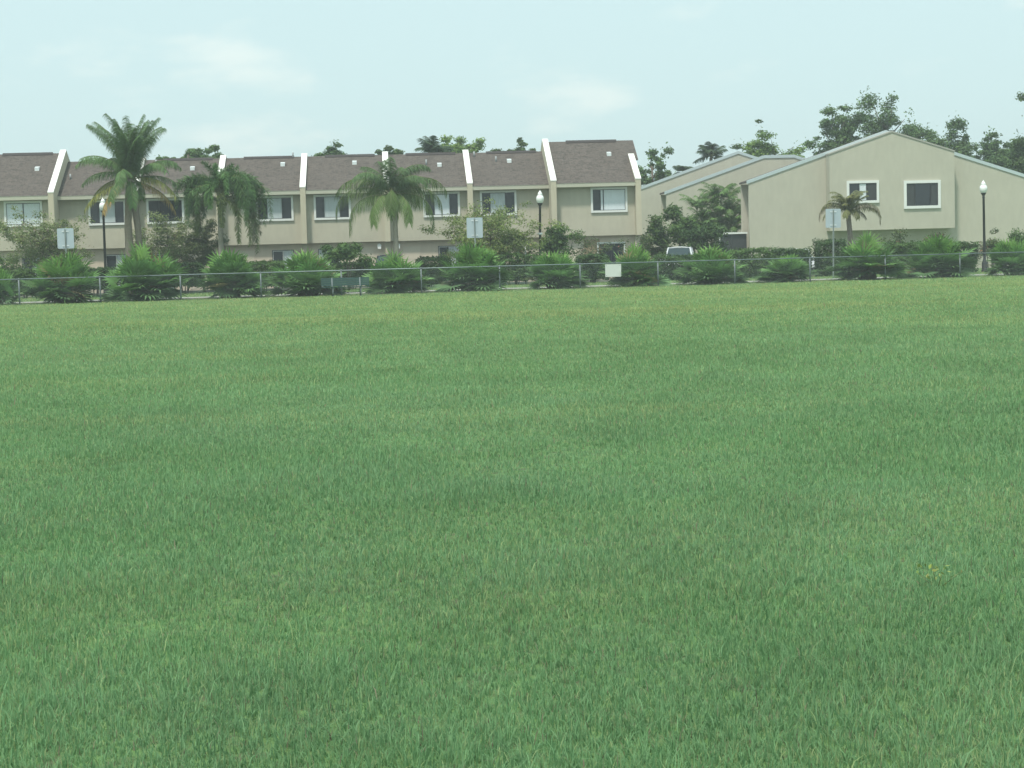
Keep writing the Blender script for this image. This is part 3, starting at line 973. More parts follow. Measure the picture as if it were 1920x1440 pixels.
# ------------------------------------------------------------------ vehicles
def make_van(name, px, pyt, Y, yaw, paint, label):
    q = P(px, pyt, Y)
    H = q.z
    r = empty(name, (q.x, Y, 0), yaw)
    tag(r, label, 'car')
    L, Wd = 4.6, 1.86
    belt = H * 0.56
    b = MB()
    # rings of a rounded body from the nose (y = -L/2) to the tail
    def ring(y, w, z0, z1, rnd):
        return [(-w, y, z0), (-w - 0.0, y, z1 - rnd), (-w + rnd * 0.8, y, z1), (w - rnd * 0.8, y, z1), (w, y, z1 - rnd), (w, y, z0)]
    st = [(-L / 2, Wd * 0.40, 0.35, 0.72, 0.1), (-L / 2 + 0.18, Wd * 0.48, 0.24, belt * 0.86, 0.16), (-L / 2 + 1.0, Wd * 0.5, 0.22, belt * 0.98, 0.12), (-0.5, Wd * 0.5, 0.22, belt, 0.08),
          (L / 2 - 0.2, Wd * 0.5, 0.24, belt, 0.08), (L / 2, Wd * 0.46, 0.35, belt - 0.1, 0.1)]
    rings = [ring(*s_) for s_ in st]
    for r0, r1 in zip(rings[:-1], rings[1:]):
        for i in range(6):
            j = (i + 1) % 6
            b.face([r0[i], r0[j], r1[j], r1[i]][::-1])
    b.face(rings[0]); b.face(rings[-1][::-1])
    # roof panel
    yr0, yr1, wr_ = -0.55, L / 2 - 0.28, Wd * 0.36
    zr0 = H - 0.05
    n = 6
    for i in range(n):
        u0, u1 = -1 + 2 * i / n, -1 + 2 * (i + 1) / n
        def rp(u, y, d=0):
            return (u * wr_, y, H - 0.07 * u * u - d)
        b.face([rp(u0, yr0), rp(u1, yr0), rp(u1, yr1), rp(u0, yr1)])
        b.face([rp(u0, yr0, .07), rp(u1, yr0, .07), rp(u1, yr0), rp(u0, yr0)])
        b.face([rp(u0, yr1, .07), rp(u0, yr1), rp(u1, yr1), rp(u1, yr1, .07)])
    # pillars
    for sgn in (-1, 1):
        for ya, yb2 in ((-1.35, yr0), (0.35, 0.35), (L / 2 - 0.12, yr1)):
            b.tube([(sgn * (Wd * 0.47), ya, belt - 0.02), (sgn * wr_, yb2, H - 0.09)], 0.05, 6)
        b.tube([(sgn * wr_, yr0, H - 0.085), (sgn * wr_, yr1, H - 0.085)], 0.045, 6)
    b.build('body', paint, r)
    k = 0.985
    def gpane(pts, nm='window'):
        m = MB(); m.face(pts); c = sum((Vector(p) for p in pts), Vector()) / 4
        m.face([tuple(Vector(p) + (Vector((0, 0.2, H * .7)) - c).normalized() * 0.01) for p in pts][::-1])
        m.build(nm, M_VGLASS, r)
    gpane([(-Wd * .46, -1.35, belt), (Wd * .46, -1.35, belt), (wr_, yr0 - .01, H - .10), (-wr_, yr0 - .01, H - .10)], 'windscreen')
    gpane([(Wd * .46, L / 2 - .12, belt), (-Wd * .46, L / 2 - .12, belt), (-wr_, yr1, H - .10), (wr_, yr1, H - .10)], 'rear_window')
    for sgn in (-1, 1):
        for (y0, y1, t0, t1) in ((-1.3, 0.33, yr0 + .03, 0.33), (0.37, L / 2 - .14, 0.37, yr1 - .02)):
            p = [(sgn * Wd * .475, y0, belt), (sgn * Wd * .475, y1, belt), (sgn * wr_, t1, H - .10), (sgn * wr_, t0, H - .10)]
            gpane(p if sgn > 0 else p[::-1], 'side_window')
        m = MB(); m.prism([(-0.12, 0), (0.1, 0.02), (0.12, 0.16), (-0.1, 0.15)], 'y', -1.25, -1.12)
        o_ = m.build('wing_mirror', paint, r); o_.location = (sgn * (Wd * .5 + .12), 0, belt + 0.02)
        m = MB(); m.box(sgn * Wd * .36 - .2, sgn * Wd * .36 + .2, -L / 2 + 0.08, -L / 2 + 0.22, 0.62, 0.80); m.build('headlight', M_LAMPG, r)
        m = MB(); m.box(sgn * Wd * .42 - .1, sgn * Wd * .42 + .1, L / 2 - 0.2, L / 2 + 0.01, 0.7, 1.0); m.build('tail_light', M_TAIL, r)
        for yy in (-L / 2 + 0.9, L / 2 - 0.9):
            m = MB(); m.tube([(sgn * (Wd * .5 - .2), yy, 0.33), (sgn * (Wd * .5 + .01), yy, 0.33)], 0.33, 20); w_ = m.build('wheel', M_TYRE, r)
            m = MB(); m.tube([(sgn * (Wd * .5 + .011), yy, 0.33), (sgn * (Wd * .5 + .02), yy, 0.33)], 0.21, 16); m.build('rim', M_RIM, w_)
    m = MB(); m.box(-Wd * .44, Wd * .44, -L / 2 - 0.03, -L / 2 + 0.1, 0.3, 0.5); m.build('bumper', M_PLASTIC, r)
    return r


make_van('parked_van', 1274, 462, 113.5, R(-8), M_VWHITE, 'white van parked behind the clipped hedge, only roof and windscreen showing')
make_van('parked_van', 729, 477, 112.8, R(3), M_VDARK, 'dark navy vehicle hidden behind a fan palm right of the bench')
make_van('parked_van', 1491, 466, 114.5, R(4), M_VWHITE, 'white vehicle behind the long hedge under the plain gabled wall')


# ------------------------------------------------------------------ foliage builders
def rand_dirs(n):
    return unit(rng.normal(0, 1, (n, 3)))


def leaf_quads(C, size, up_bias=0.3, aspect=0.5, out=None):
    n = len(C)
    nrm = rand_dirs(n)
    nrm[:, 2] = np.abs(nrm[:, 2]) + up_bias
    if out is not None:
        nrm = nrm + out * 0.6
    nrm = unit(nrm)
    a = unit(np.cross(nrm, rand_dirs(n)))
    c = np.cross(nrm, a)
    s = size * rng.uniform(0.6, 1.3, (n, 1))
    return np.stack([C - a * s, C - c * s * aspect, C + a * s, C + c * s * aspect], 1)


def clump_crown(centres, radii, n, size, squash=0.75, shell=0.55):
    """leaf positions spread through clumps, denser towards their skins"""
    k = rng.choice(len(centres), n, p=radii ** 2 / np.sum(radii ** 2))
    d = rand_dirs(n)
    rr = np.abs(rng.normal(0.0, 0.5, n)).clip(0, 0.85) * 0.6 + rng.random(n) ** 0.4 * 0.5
    off = d * (radii[k] * rr)[:, None]
    off[:, 2] *= squash
    return centres[k] + off, d, k


def tree(name, label, cat, px, py_top, Y, wid_px, crown_h_px, style, cols, group=None, lean=0.0, n=5000, leaf=0.2, clumps=26, gap=1.0, base_px=None, seed=0, trunk_r=0.2, spire=False):
    global rng
    rng = np.random.default_rng(seed + 1000)
    s = F / Y
    topP = P(px, py_top, Y)
    bx_ = P(base_px if base_px else px, py_top, Y).x
    H = topP.z
    rx = wid_px / s / 2
    rz = crown_h_px / s / 2
    r = empty(name, (bx_, Y, 0), 0)
    tag(r, label, cat, group)
    ox = topP.x - bx_
    cz = H - rz
    ctr, rad, ends = [], [], []
    hub = np.array([ox * 0.7, 0, cz - rz * 0.45])
    nl = max(6, int(clumps / 2.6))
    for i in range(nl):
        d = rand_dirs(1)[0]
        q = 0.50 + 0.40 * rng.random()
        e = np.array([ox + d[0] * rx * q, d[1] * rx * q * 0.8, cz + d[2] * rz * q])
        ends.append(e)
        for j in range(6):
            u = 0.35 + 0.65 * (j + rng.random() * 0.6) / 6
            p = hub * (1 - u) + e * u + rng.normal(0, 1, 3) * np.array([rx, rx, rz * 0.8]) * 0.10
            ctr.append(p); rad.append(min(rx, rz) * rng.uniform(0.17, 0.40) * gap)
    if spire:
        for i in range(5):
            ctr.append(np.array([ox + rng.normal(0, .05), 0, cz + rz * (0.95 + 0.13 * i)])); rad.append(rx * 0.09 * (1.2 - i * 0.18))
    ctr, rad = np.array(ctr), np.array(rad)
    # trunk and limbs
    b = MB()
    fork = np.array([ox * 0.55, 0, max(cz - rz * 0.75, H * 0.25)])
    topj = np.array([ox, 0, cz + rz * 0.35])
    b.tube([(0, 0, -0.2), (ox * 0.25, 0.05, fork[2] * 0.5), tuple(fork), tuple(topj)], [trunk_r * 1.3, trunk_r, trunk_r * 0.8, trunk_r * 0.25], 8)
    for p in ends:
        t = np.clip((p[2] - fork[2]) / max(topj[2] - fork[2], .1) - 0.35, 0.02, 0.9)
        st_ = fork + (topj - fork) * t
        mid = (st_ + p) / 2 + np.array([0, 0, -0.12 * np.linalg.norm(p - st_)]) + rng.normal(0, 0.08, 3) * rx * 0.3
        b.tube([tuple(st_), tuple(mid), tuple(p)], [trunk_r * 0.34, trunk_r * 0.2, trunk_r * 0.07], 5)
    b.build('trunk', M_TRUNK, r)
    n = int(n * 2.4); leaf = leaf * 0.78
    C, d, k = clump_crown(ctr, rad, n, leaf, squash=0.62)
    if True:
        m_ = rng.random(n) < 0.08
        ei = rng.integers(0, len(ends), n)
        uu = rng.uniform(0.25, 1.0, (n, 1))
        fill = hub * (1 - uu) + np.array(ends)[ei] * uu + rand_dirs(n) * rng.random((n, 1)) * np.array([rx, rx, rz]) * 0.20
        if spire:
            m_ &= k < len(ctr) - 5
        C = np.where(m_[:, None], fill, C)
        msk = k < (len(ctr) - 5 if spire else len(ctr))
        lo, hi = np.percentile(C[msk, 0], [1.5, 98.5])
        C[:, 0] = ox + (C[:, 0] - (lo + hi) / 2) * 2 * rx / (hi - lo)
        lo, hi = np.percentile(C[msk, 2], [1, 99.3])
        C[:, 2] = H - 2 * rz + (C[:, 2] - lo) * 2 * rz / (hi - lo)
    Q = leaf_quads(C, leaf, out=d)
    ca_ = np.array(cols[0]); cb_ = np.array(cols[1])
    tk = rng.random(len(ctr))[k][:, None] * 0.7 + rng.random((n, 1)) * 0.3
    c = (ca_ * (1 - tk) + cb_ * tk) * rng.normal(1, 0.2, (n, 1)).clip(0.5, 1.6)
    if len(cols) > 2:
        c = np.where(rng.random((n, 1)) < cols[3], np.array(cols[2]) * rng.normal(1, .15, (n, 1)), c)
    quads('crown', Q, c.clip(0.01, .9), M_LEAF, r)
    return r


def shrub(name, label, px, py_top, py_bot, wid_px, Y, cols, group=None, n=2600, leaf=0.085, boxy=False, seed=0, cat='shrub', clumps=16, zbot=None):
    global rng
    rng = np.random.default_rng(seed + 5000)
    s = F / Y
    top, bot = P(px, py_top, Y), P(px, py_bot, Y)
    zt, zb2 = top.z, max(0.05, bot.z if zbot is None else zbot)
    rx = wid_px / s / 2
    r = empty(name, (top.x, Y, 0), 0)
    tag(r, label, cat, group)
    ry = min(rx, 1.0)
    if boxy:
        # clipped: leaves on the faces of a softened block and inside it
        u = rng.uniform(-1, 1, (n, 3))
        big = np.argmax(np.abs(u) * np.array([1, 1, 1.0]), 1)
        out = rng.random(n) < 0.75
        for a in range(3):
            sel = out & (big == a)
            u[sel, a] = np.sign(u[sel, a]) * rng.uniform(0.82, 1.0, sel.sum())
        wob = 1 + 0.42 * (vnoise(u[:, 0] * 3 + seed, u[:, 1] * 3 + u[:, 2] * 2.3, seed) - 0.5)
        C = u * np.array([rx, ry * 0.75, (zt - zb2) / 2]) * wob[:, None] * rng.normal(1, 0.03, (n, 1)) + np.array([0, 0, (zt + zb2) / 2])
        k = (vnoise(C[:, 0] * 2, C[:, 2] * 2, seed) * 10).astype(int) % clumps
        d = unit(u)
    else:
        ctr, rad = [], []
        rz = (zt - zb2) / 2
        for i in range(clumps):
            dd = rand_dirs(1)[0]; q = rng.random() ** 0.5
            ctr.append([dd[0] * rx * q * .8, dd[1] * ry * q * .8, (zt + zb2) / 2 + dd[2] * rz * q * .8]); rad.append(min(rx, rz) * rng.uniform(0.3, 0.5))
        ctr, rad = np.array(ctr), np.array(rad)
        C, d, k = clump_crown(ctr, rad, n, leaf)
    lo, hi = np.percentile(C[:, 0], [1.5, 98.5])
    C[:, 0] = (C[:, 0] - (lo + hi) / 2) * 2 * rx / (hi - lo)
    hi = np.percentile(C[:, 2], 99)
    C[:, 2] = zb2 + (C[:, 2] - zb2) * (zt - zb2) / (hi - zb2)
    C[:, 2] = np.maximum(C[:, 2], 0.03)
    Q = leaf_quads(C, leaf, out=d)
    ca_ = np.array(cols[0]); cb_ = np.array(cols[1])
    tk = rng.random(max(clumps, 16))[k][:, None] * 0.6 + rng.random((n, 1)) * 0.4
    c = (ca_ * (1 - tk) + cb_ * tk) * rng.normal(1, 0.2, (n, 1)).clip(0.5, 1.6)
    if len(cols) > 2:
        c = np.where(rng.random((n, 1)) < cols[3], np.array(cols[2]) * rng.normal(1, .15, (n, 1)), c)
    quads('foliage', Q, c.clip(0.01, .9), M_LEAF, r)
    b = MB()
    for i in range(5):
        a = rng.uniform(-1, 1)
        b.tube([(a * 0.15, rng.uniform(-.1, .1), -0.05), (a * 0.3 * rx, rng.uniform(-.2, .2), (zt + zb2) * 0.35), (a * 0.7 * rx, rng.uniform(-.3, .3), zb2 + (zt - zb2) * 0.7)], [0.035, 0.025, 0.01], 5)
    b.build('stem', M_TRUNK, r)
    return r


def pinnate(fronds, root, name, mat=M_FROND, plume=False, nst=34):
    """fronds: dicts az, el, len, droop, leaflet, hang, col, start; leaflets set along a bending midrib"""
    P0, P1, P2, Wv, Cc = [], [], [], [], []
    rib = MB()
    for f in fronds:
        az, el = f['az'], f['el']
        out = np.array([math.cos(az), math.sin(az), 0.0]); up = np.array([0, 0, 1.0])
        side0 = np.array([-math.sin(az), math.cos(az), 0.0])
        N_ = 12
        p = np.array(f['start'], float)
        ang = el
        pts, dirs = [p.copy()], []
        for i in range(N_):
            d = out * math.cos(ang) + up * math.sin(ang)
            dirs.append(d)
            p = p + d * f['len'] / N_
            pts.append(p.copy())
            ang = max(ang - f['droop'] / N_ * (0.5 + 1.2 * i / N_), R(-88))
        dirs.append(dirs[-1])
        rib.tube([tuple(q_) for q_ in pts], [0.035 * (1 - 0.9 * i / N_) for i in range(N_ + 1)], 4)
        for j in range(nst):
            t = 0.16 + 0.84 * (j + rng.random() * 0.5) / nst
            ix = t * N_
            i0 = min(int(ix), N_ - 1); fr_ = ix - i0
            base = pts[i0] * (1 - fr_) + pts[i0 + 1] * fr_
            d = dirs[i0]
            nrm = np.cross(side0, d)
            L_ = f['leaflet'] * (0.45 + 0.55 * math.sin(math.pi * min(1, 0.12 + t * 0.88))) * rng.uniform(0.8, 1.1)
            for sgn in ((-1, 1) if not plume else (-1, 1, -0.4, 0.4)):
                if plume:
                    th = rng.uniform(-math.pi, math.pi)
                    sd = side0 * math.cos(th) + nrm * math.sin(th)
                else:
                    sd = side0 * sgn + nrm * f.get('vee', 0.25)
                dd = unit(sd * 0.85 + d * 0.55 + rng.normal(0, 0.08, 3))
                g_ = f['hang']
                d1 = unit(dd + np.array([0, 0, -g_ * 0.5])); d2 = unit(dd + np.array([0, 0, -g_ * 1.6]))
                m_ = base + d1 * L_ * 0.5
                P0.append(base); P1.append(m_); P2.append(m_ + d2 * L_ * 0.5)
                w = unit(np.cross(d1, nrm + rng.normal(0, .3, 3))) * f.get('lw', 0.022)
                Wv.append(w)
                Cc.append(np.array(f['col']) * rng.normal(1, 0.16))
    A = np.array
    P0, P1, P2, Wv, Cc = A(P0), A(P1), A(P2), A(Wv), A(Cc).clip(0.01, .9)
    o = strips(name, P0, P1, P2, Wv, Cc, mat, root, mid=0.9)
    rib.build('frond_ribs', M_RIBS, root)
    return o


M_RIBS = plain('frond_rib', (0.14, 0.16, 0.06), 0.5, var=0.2)


def palm(name, label, px, pyc, Y, trunk_pts, trunk_r, fronds, bark, plume=False, nst=34, extra_trunk=None, seed=0, shaft=None, group=None):
    global rng
    rng = np.random.default_rng(seed + 300)
    c = P(px, pyc, Y)
    base = P(trunk_pts[-1][0], trunk_pts[-1][1], Y)
    r = empty(name, (base.x, Y, 0), 0)
    tag(r, label, 'palm tree', group)
    tp = []
    for (tx, ty) in trunk_pts:
        w = P(tx, ty, Y); tp.append((w.x - base.x, 0, w.z))
    tp[-1] = (0, 0, -0.1)
    tp = tp[::-1]
    nseg = 22
    dense = []
    for i in range(nseg + 1):
        u = i / nseg * (len(tp) - 1); k = min(int(u), len(tp) - 2); f_ = u - k
        dense.append(tuple(Vector(tp[k]).lerp(Vector(tp[k + 1]), f_)))
    rr = [trunk_r * (1.25 - 0.35 * min(1, i / nseg * 3) - 0.15 * i / nseg) * (1 + 0.06 * (i % 2)) for i in range(nseg + 1)]
    b = MB(); b.tube(dense, rr, 10)
    b.build('trunk', bark, r)
    top = np.array(dense[-1])
    if shaft:
        b = MB(); b.tube([tuple(top - np.array([0, 0, shaft])), tuple(top - np.array([0, 0, shaft * 0.5])), tuple(top)], [trunk_r * 1.05, trunk_r * 1.25, trunk_r * 0.6], 10)
        b.build('crownshaft', M_SHAFT, r)
    for f in fronds:
        f['start'] = top + rng.normal(0, 0.06, 3) - np.array([0, 0, f.get('low', 0)])
    pinnate(fronds, r, 'crown', plume=plume, nst=nst)
    if extra_trunk:
        b = MB()
        pts_ = [tuple(P(tx, ty, Y) - Vector((base.x, Y, 0))) for tx, ty in extra_trunk]
        pts_ = [(p[0], 0.15, p[2]) for p in pts_]
        b.tube(pts_, [trunk_r * 0.7, trunk_r * 0.75, trunk_r * 0.9], 8)
        b.build('second_trunk', bark, r)
    return r


M_SHAFT = plain('green_shaft', (0.10, 0.16, 0.07), 0.5, var=0.2)

# ---- coconut palm, upper left
fr_ = []
green, yell, brn = (0.090, 0.160, 0.055), (0.21, 0.22, 0.06), (0.30, 0.21, 0.08)
rng = np.random.default_rng(11)
spec = []
for i in range(24):          # spear and upright fronds
    spec.append((i * 2.4 + rng.uniform(-.4, .4), R(rng.uniform(71, 89)), rng.uniform(3.2, 4.1), R(rng.uniform(35, 85)), green))
for i in range(7):          # heart of the crown
    spec.append((i * 2.4, R(rng.uniform(80, 90)), rng.uniform(3.5, 3.85), R(rng.uniform(25, 60)), green))
for i in range(8):          # spreading fronds
    spec.append((i * 2 * math.pi / 8 + rng.uniform(-.3, .3), R(rng.uniform(30, 55)), rng.uniform(3.0, 3.5), R(rng.uniform(75, 115)), green))
for az, el, ln, dr, c in ((R(180), 22, 3.1, 80, green), (R(165), 0, 3.1, 70, yell), (R(200), -12, 3.2, 55, yell), (R(10), 18, 3.1, 75, green), (R(-15), 2, 3.3, 70, yell), (R(20), -15, 3.2, 60, brn),
                          (R(250), 0, 2.8, 85, green), (R(285), -10, 2.8, 80, green), (R(90), 8, 3.0, 80, green), (R(225), -25, 2.9, 60, brn)):
    spec.append((az, R(el), ln, R(dr), c))
for az, el, ln, dr, c in spec:
    fr_.append(dict(az=az, el=el, len=ln, droop=dr, leaflet=0.78, hang=0.9, col=np.array(c) * rng.uniform(.9, 1.35), lw=0.015, vee=0.3))
palm('coconut_palm', 'tall coconut palm with yellowing lower fronds beside the first street lamp', 243, 338, 103, [(245, 336), (241, 370), (240, 420), (246, 500)], 0.24, fr_, M_BARK, nst=80,
     extra_trunk=[(261, 500), (259, 440), (250, 372)], seed=1)

# ---- foxtail palm
fr_ = []
rng = np.random.default_rng(12)
fg = np.array((0.080, 0.165, 0.048))
for i in range(4):
    fr_.append(dict(az=i * 1.9, el=R(rng.uniform(74, 86)), len=2.1, droop=R(60), leaflet=0.42, hang=0.3, col=fg * rng.uniform(.9, 1.3), lw=0.018))
for az in (178, 150, 205, 2, 25, -25, 90, 60, 120):
    fr_.append(dict(az=R(az), el=R(rng.uniform(36, 52)), len=rng.uniform(2.7, 3.2), droop=R(rng.uniform(105, 135)), leaflet=0.50, hang=0.35, col=fg * rng.uniform(.85, 1.3), lw=0.018))
for az, ln in ((170, 3.8), (190, 4.2), (215, 3.6), (150, 3.6), (198, 4.6), (5, 5.2), (-12, 5.7), (-32, 5.0), (18, 5.5), (-22, 5.9), (-3, 4.6), (40, 4.6), (100, 4.0), (75, 4.2), (240, 3.2), (310, 4.2)):
    for k in range(3):
        fr_.append(dict(az=R(az + rng.uniform(-22, 22)), el=R(rng.uniform(38, 68)), len=ln * rng.uniform(.62, 1.0), droop=R(rng.uniform(190, 300)), leaflet=0.50, hang=0.35, col=fg * rng.uniform(.85, 1.35), lw=0.015))
for az, ln, low in ((-10, 4.6, .3), (-28, 4.4, .5), (10, 4.7, .2), (-45, 3.8, .6), (-18, 4.9, .6), (25, 4.2, .4), (0, 4.0, .7), (182, 3.0, .4), (205, 3.2, .5), (160, 3.0, .4), (285, 3.0, .3)):
    fr_.append(dict(az=R(az), el=R(rng.uniform(18, 36)), len=ln, droop=R(rng.uniform(230, 300)), leaflet=0.52, hang=0.5, col=np.array((0.105, 0.150, 0.045)) * rng.uniform(.75, 1.15), lw=0.018, low=low))
palm('foxtail_palm', 'bushy dark green foxtail palm right of the coconut palm', 411, 365, 106, [(411, 362), (413, 410), (415, 500)], 0.17, fr_, M_GREYPALM, plume=True, nst=66, seed=2, shaft=0.8)

# ---- queen palm
fr_ = []
rng = np.random.default_rng(13)
for i in range(14):
    fr_.append(dict(az=i * 2.4, el=R(rng.uniform(45, 84)), len=rng.uniform(2.7, 3.4), droop=R(rng.uniform(80, 125)), leaflet=0.78, hang=0.9, col=np.array((0.085, 0.150, 0.055)) * rng.uniform(.85, 1.25), lw=0.014))
for az, el, ln, dr in ((180, 28, 3.5, 120), (165, 45, 3.4, 105), (200, 12, 3.3, 125), (0, 32, 3.3, 125), (15, 48, 3.2, 110), (-20, 12, 3.2, 125), (240, 5, 2.5, 120), (270, 25, 2.6, 130), (300, 10, 2.6, 120), (90, 25, 2.8, 120), (120, 40, 2.9, 110), (60, 35, 2.9, 110)):
    fr_.append(dict(az=R(az), el=R(el), len=ln * 1.22, droop=R(dr * 1.1), leaflet=1.15, hang=1.7, col=np.array((0.110, 0.175, 0.048)) * rng.uniform(.85, 1.3), lw=0.014))
palm('queen_palm', 'queen palm with long drooping fronds in front of the townhouse row', 734, 368, 105, [(735, 366), (740, 400), (742, 440), (745, 505)], 0.16, fr_, M_GREYPALM, nst=84, seed=3)

# ---- scraggly palm at the big gabled building
fr_ = []
rng = np.random.default_rng(14)
oliv, dead = (0.17, 0.18, 0.07), (0.26, 0.23, 0.16)
for i in range(16):
    fr_.append(dict(az=i * 2.4, el=R(rng.uniform(62, 88)), len=rng.uniform(1.4, 2.1), droop=R(rng.uniform(50, 110)), leaflet=0.42, hang=0.4, col=np.array(oliv) * rng.uniform(.8, 1.2), lw=0.022))
for az, el, ln, dr, c in ((185, 40, 2.4, 150, dead), (170, 25, 2.0, 110, oliv), (0, 30, 2.4, 105, oliv), (-8, 48, 3.2, 190, dead), (4, 40, 3.0, 170, dead), (195, 50, 2.2, 120, oliv), (10, 15, 1.6, 90, dead), (250, 30, 1.5, 120, oliv), (290, 20, 1.5, 120, oliv)):
    fr_.append(dict(az=R(az), el=R(el), len=ln, droop=R(dr), leaflet=0.52, hang=1.1, col=np.array(c) * rng.uniform(.8, 1.2), lw=0.020))
palm('scraggly_palm', 'short scraggly palm with browning fronds beneath the small two pane window', 1589, 400, 113, [(1590, 398), (1592, 420), (1594, 440), (1597, 520)], 0.19, fr_, M_BARK, nst=34, seed=4)


# ---- far coconut palms behind the roofs
def far_palm(px, py, Y, ln, nf, label, seed, lean_az=None, col=(0.06, 0.10, 0.05)):
    fr_ = []
    rng2 = np.random.default_rng(seed)
    for i in range(nf):
        fr_.append(dict(az=i * 2.4 + rng2.uniform(-.3, .3), el=R(rng2.uniform(5, 85)), len=ln * rng2.uniform(.85, 1.1), droop=R(rng2.uniform(45, 95)), leaflet=0.85, hang=0.35, col=np.array(col) * rng2.uniform(.85, 1.2), lw=0.028))
    palm('coconut_palm', label, px, py, Y, [(px, py), (px + 3, py + 60), (px + 6, 500)], 0.2, fr_, M_BARK, nst=44, seed=seed)


far_palm(812, 292, 150, 1.9, 17, 'dark palm top behind the roofs, left of the light green tree', 31)
far_palm(1333, 296, 165, 1.8, 15, 'palm top with upright fronds above the farthest beige gable', 32)
far_palm(1283, 324, 168, 1.1, 12, 'small palm top just above the rising roof edge of the farthest gable', 33)

# ---- trees behind the roofs
DK = ((0.085, 0.155, 0.058), (0.150, 0.240, 0.085))
MD = ((0.080, 0.140, 0.048), (0.140, 0.210, 0.075))
LT = ((0.150, 0.250, 0.065), (0.240, 0.350, 0.100))
G = 'trees showing above the roofs'
tree('pine_tree', 'low dark treetop above the roof between the coconut and foxtail palms', 'tree', 352, 276, 150, 108, 42, 'u', DK, G, n=7000, leaf=0.16, clumps=34, seed=1, spire=False)
tree('broadleaf_tree', 'small round treetop above the roof right of the foxtail palm', 'tree', 622, 272, 160, 50, 38, 'u', DK, G, n=3500, leaf=0.16, clumps=16, seed=2)
tree('broadleaf_tree', 'flat treetop above the roof behind the queen palm', 'tree', 714, 277, 160, 68, 36, 'u', MD, G, n=3500, leaf=0.16, clumps=20, seed=3)
tree('broadleaf_tree', 'light green treetop right of the dark palm top behind the roofs', 'tree', 864, 257, 165, 74, 62, 'u', LT, G, n=4200, leaf=0.17, clumps=24, gap=0.85, seed=4)
tree('pine_tree', 'low wide treetop with a thin spire above the roof', 'tree', 953, 279, 170, 94, 36, 'u', MD, G, n=4000, leaf=0.16, clumps=26, seed=5, spire=True)
tree('pine_tree', 'open pine right of the end townhouse, above the farthest gable', 'tree', 1222, 280, 150, 72, 95, 'u', DK, G, n=3000, leaf=0.16, clumps=30, gap=0.62, seed=6)
tree('pine_tree', 'tall sparse pine with a lone top tuft above the flat gable', 'tree', 1404, 226, 165, 58, 130, 'u', MD, G, n=1500, leaf=0.16, clumps=13, gap=0.45, seed=7)
tree('broadleaf_tree', 'bright green treetop above the flat topped gable', 'tree', 1452, 254, 160, 112, 90, 'u', LT, G, n=6500, leaf=0.16, clumps=40, gap=0.75, seed=8)
tree('pine_tree', 'open umbrella shaped pine left of the gable ridge', 'tree', 1570, 202, 165, 100, 130, 'u', DK, G, n=6500, leaf=0.17, clumps=44, gap=0.66, seed=9, trunk_r=0.26)
tree('pine_tree', 'largest dense pine rising behind the ridge of the big gabled building', 'tree', 1662, 185, 168, 128, 150, 'u', DK, G, n=14000, leaf=0.17, clumps=64, gap=0.7, seed=10, trunk_r=0.3)
tree('pine_tree', 'rounded dark pine behind the right slope of the big gable', 'tree', 1768, 230, 168, 106, 140, 'u', DK, G, n=10000, leaf=0.17, clumps=46, gap=0.7, seed=11, trunk_r=0.26)
tree('pine_tree', 'dark pine low over the right roof edge', 'tree', 1872, 254, 165, 92, 110, 'u', DK, G, n=8000, leaf=0.17, clumps=40, gap=0.72, seed=12, trunk_r=0.26)
tree('pine_tree', 'lower pine cut by the right edge, in front of the tallest one', 'tree', 1925, 262, 150, 70, 130, 'u', MD, G, n=6000, leaf=0.16, clumps=36, seed=13)
tree('pine_tree', 'tall pine mostly out of view at the right edge', 'tree', 1958, 165, 150, 100, 150, 'u', DK, G, n=5000, leaf=0.17, clumps=40, gap=0.6, seed=14)

# ---- small airy trees in front of the row
AIRY = ((0.160, 0.215, 0.080), (0.260, 0.310, 0.140), (0.36, 0.30, 0.19), 0.06)
GA = 'small airy trees in front of the townhouses'
tree('crape_myrtle', 'airy olive tree behind the leftmost road sign', 'tree', 78, 398, 105, 155, 105, 'u', AIRY, GA, n=6200, leaf=0.085, clumps=70, gap=0.7, seed=21, trunk_r=0.08)
tree('crape_myrtle', 'sparse pale tree between the coconut palm and the foxtail palm', 'tree', 312, 402, 108, 120, 105, 'u', AIRY, GA, n=4200, leaf=0.085, clumps=56, gap=0.65, seed=22, trunk_r=0.07)
tree('crape_myrtle', 'small leafy tree at the foot of the foxtail palm', 'tree', 378, 415, 108.5, 80, 95, 'u', ((0.10, 0.14, 0.06), (0.16, 0.20, 0.09)), GA, n=4200, leaf=0.085, clumps=44, gap=0.7, seed=23, trunk_r=0.07)
tree('crape_myrtle', 'airy yellowish tree behind the middle road sign', 'tree', 918, 383, 107, 182, 108, 'u', ((0.155, 0.220, 0.065), (0.265, 0.330, 0.110), (0.33, 0.28, 0.16), 0.05), GA, n=8000, leaf=0.085, clumps=90, gap=0.7, seed=24, trunk_r=0.09)

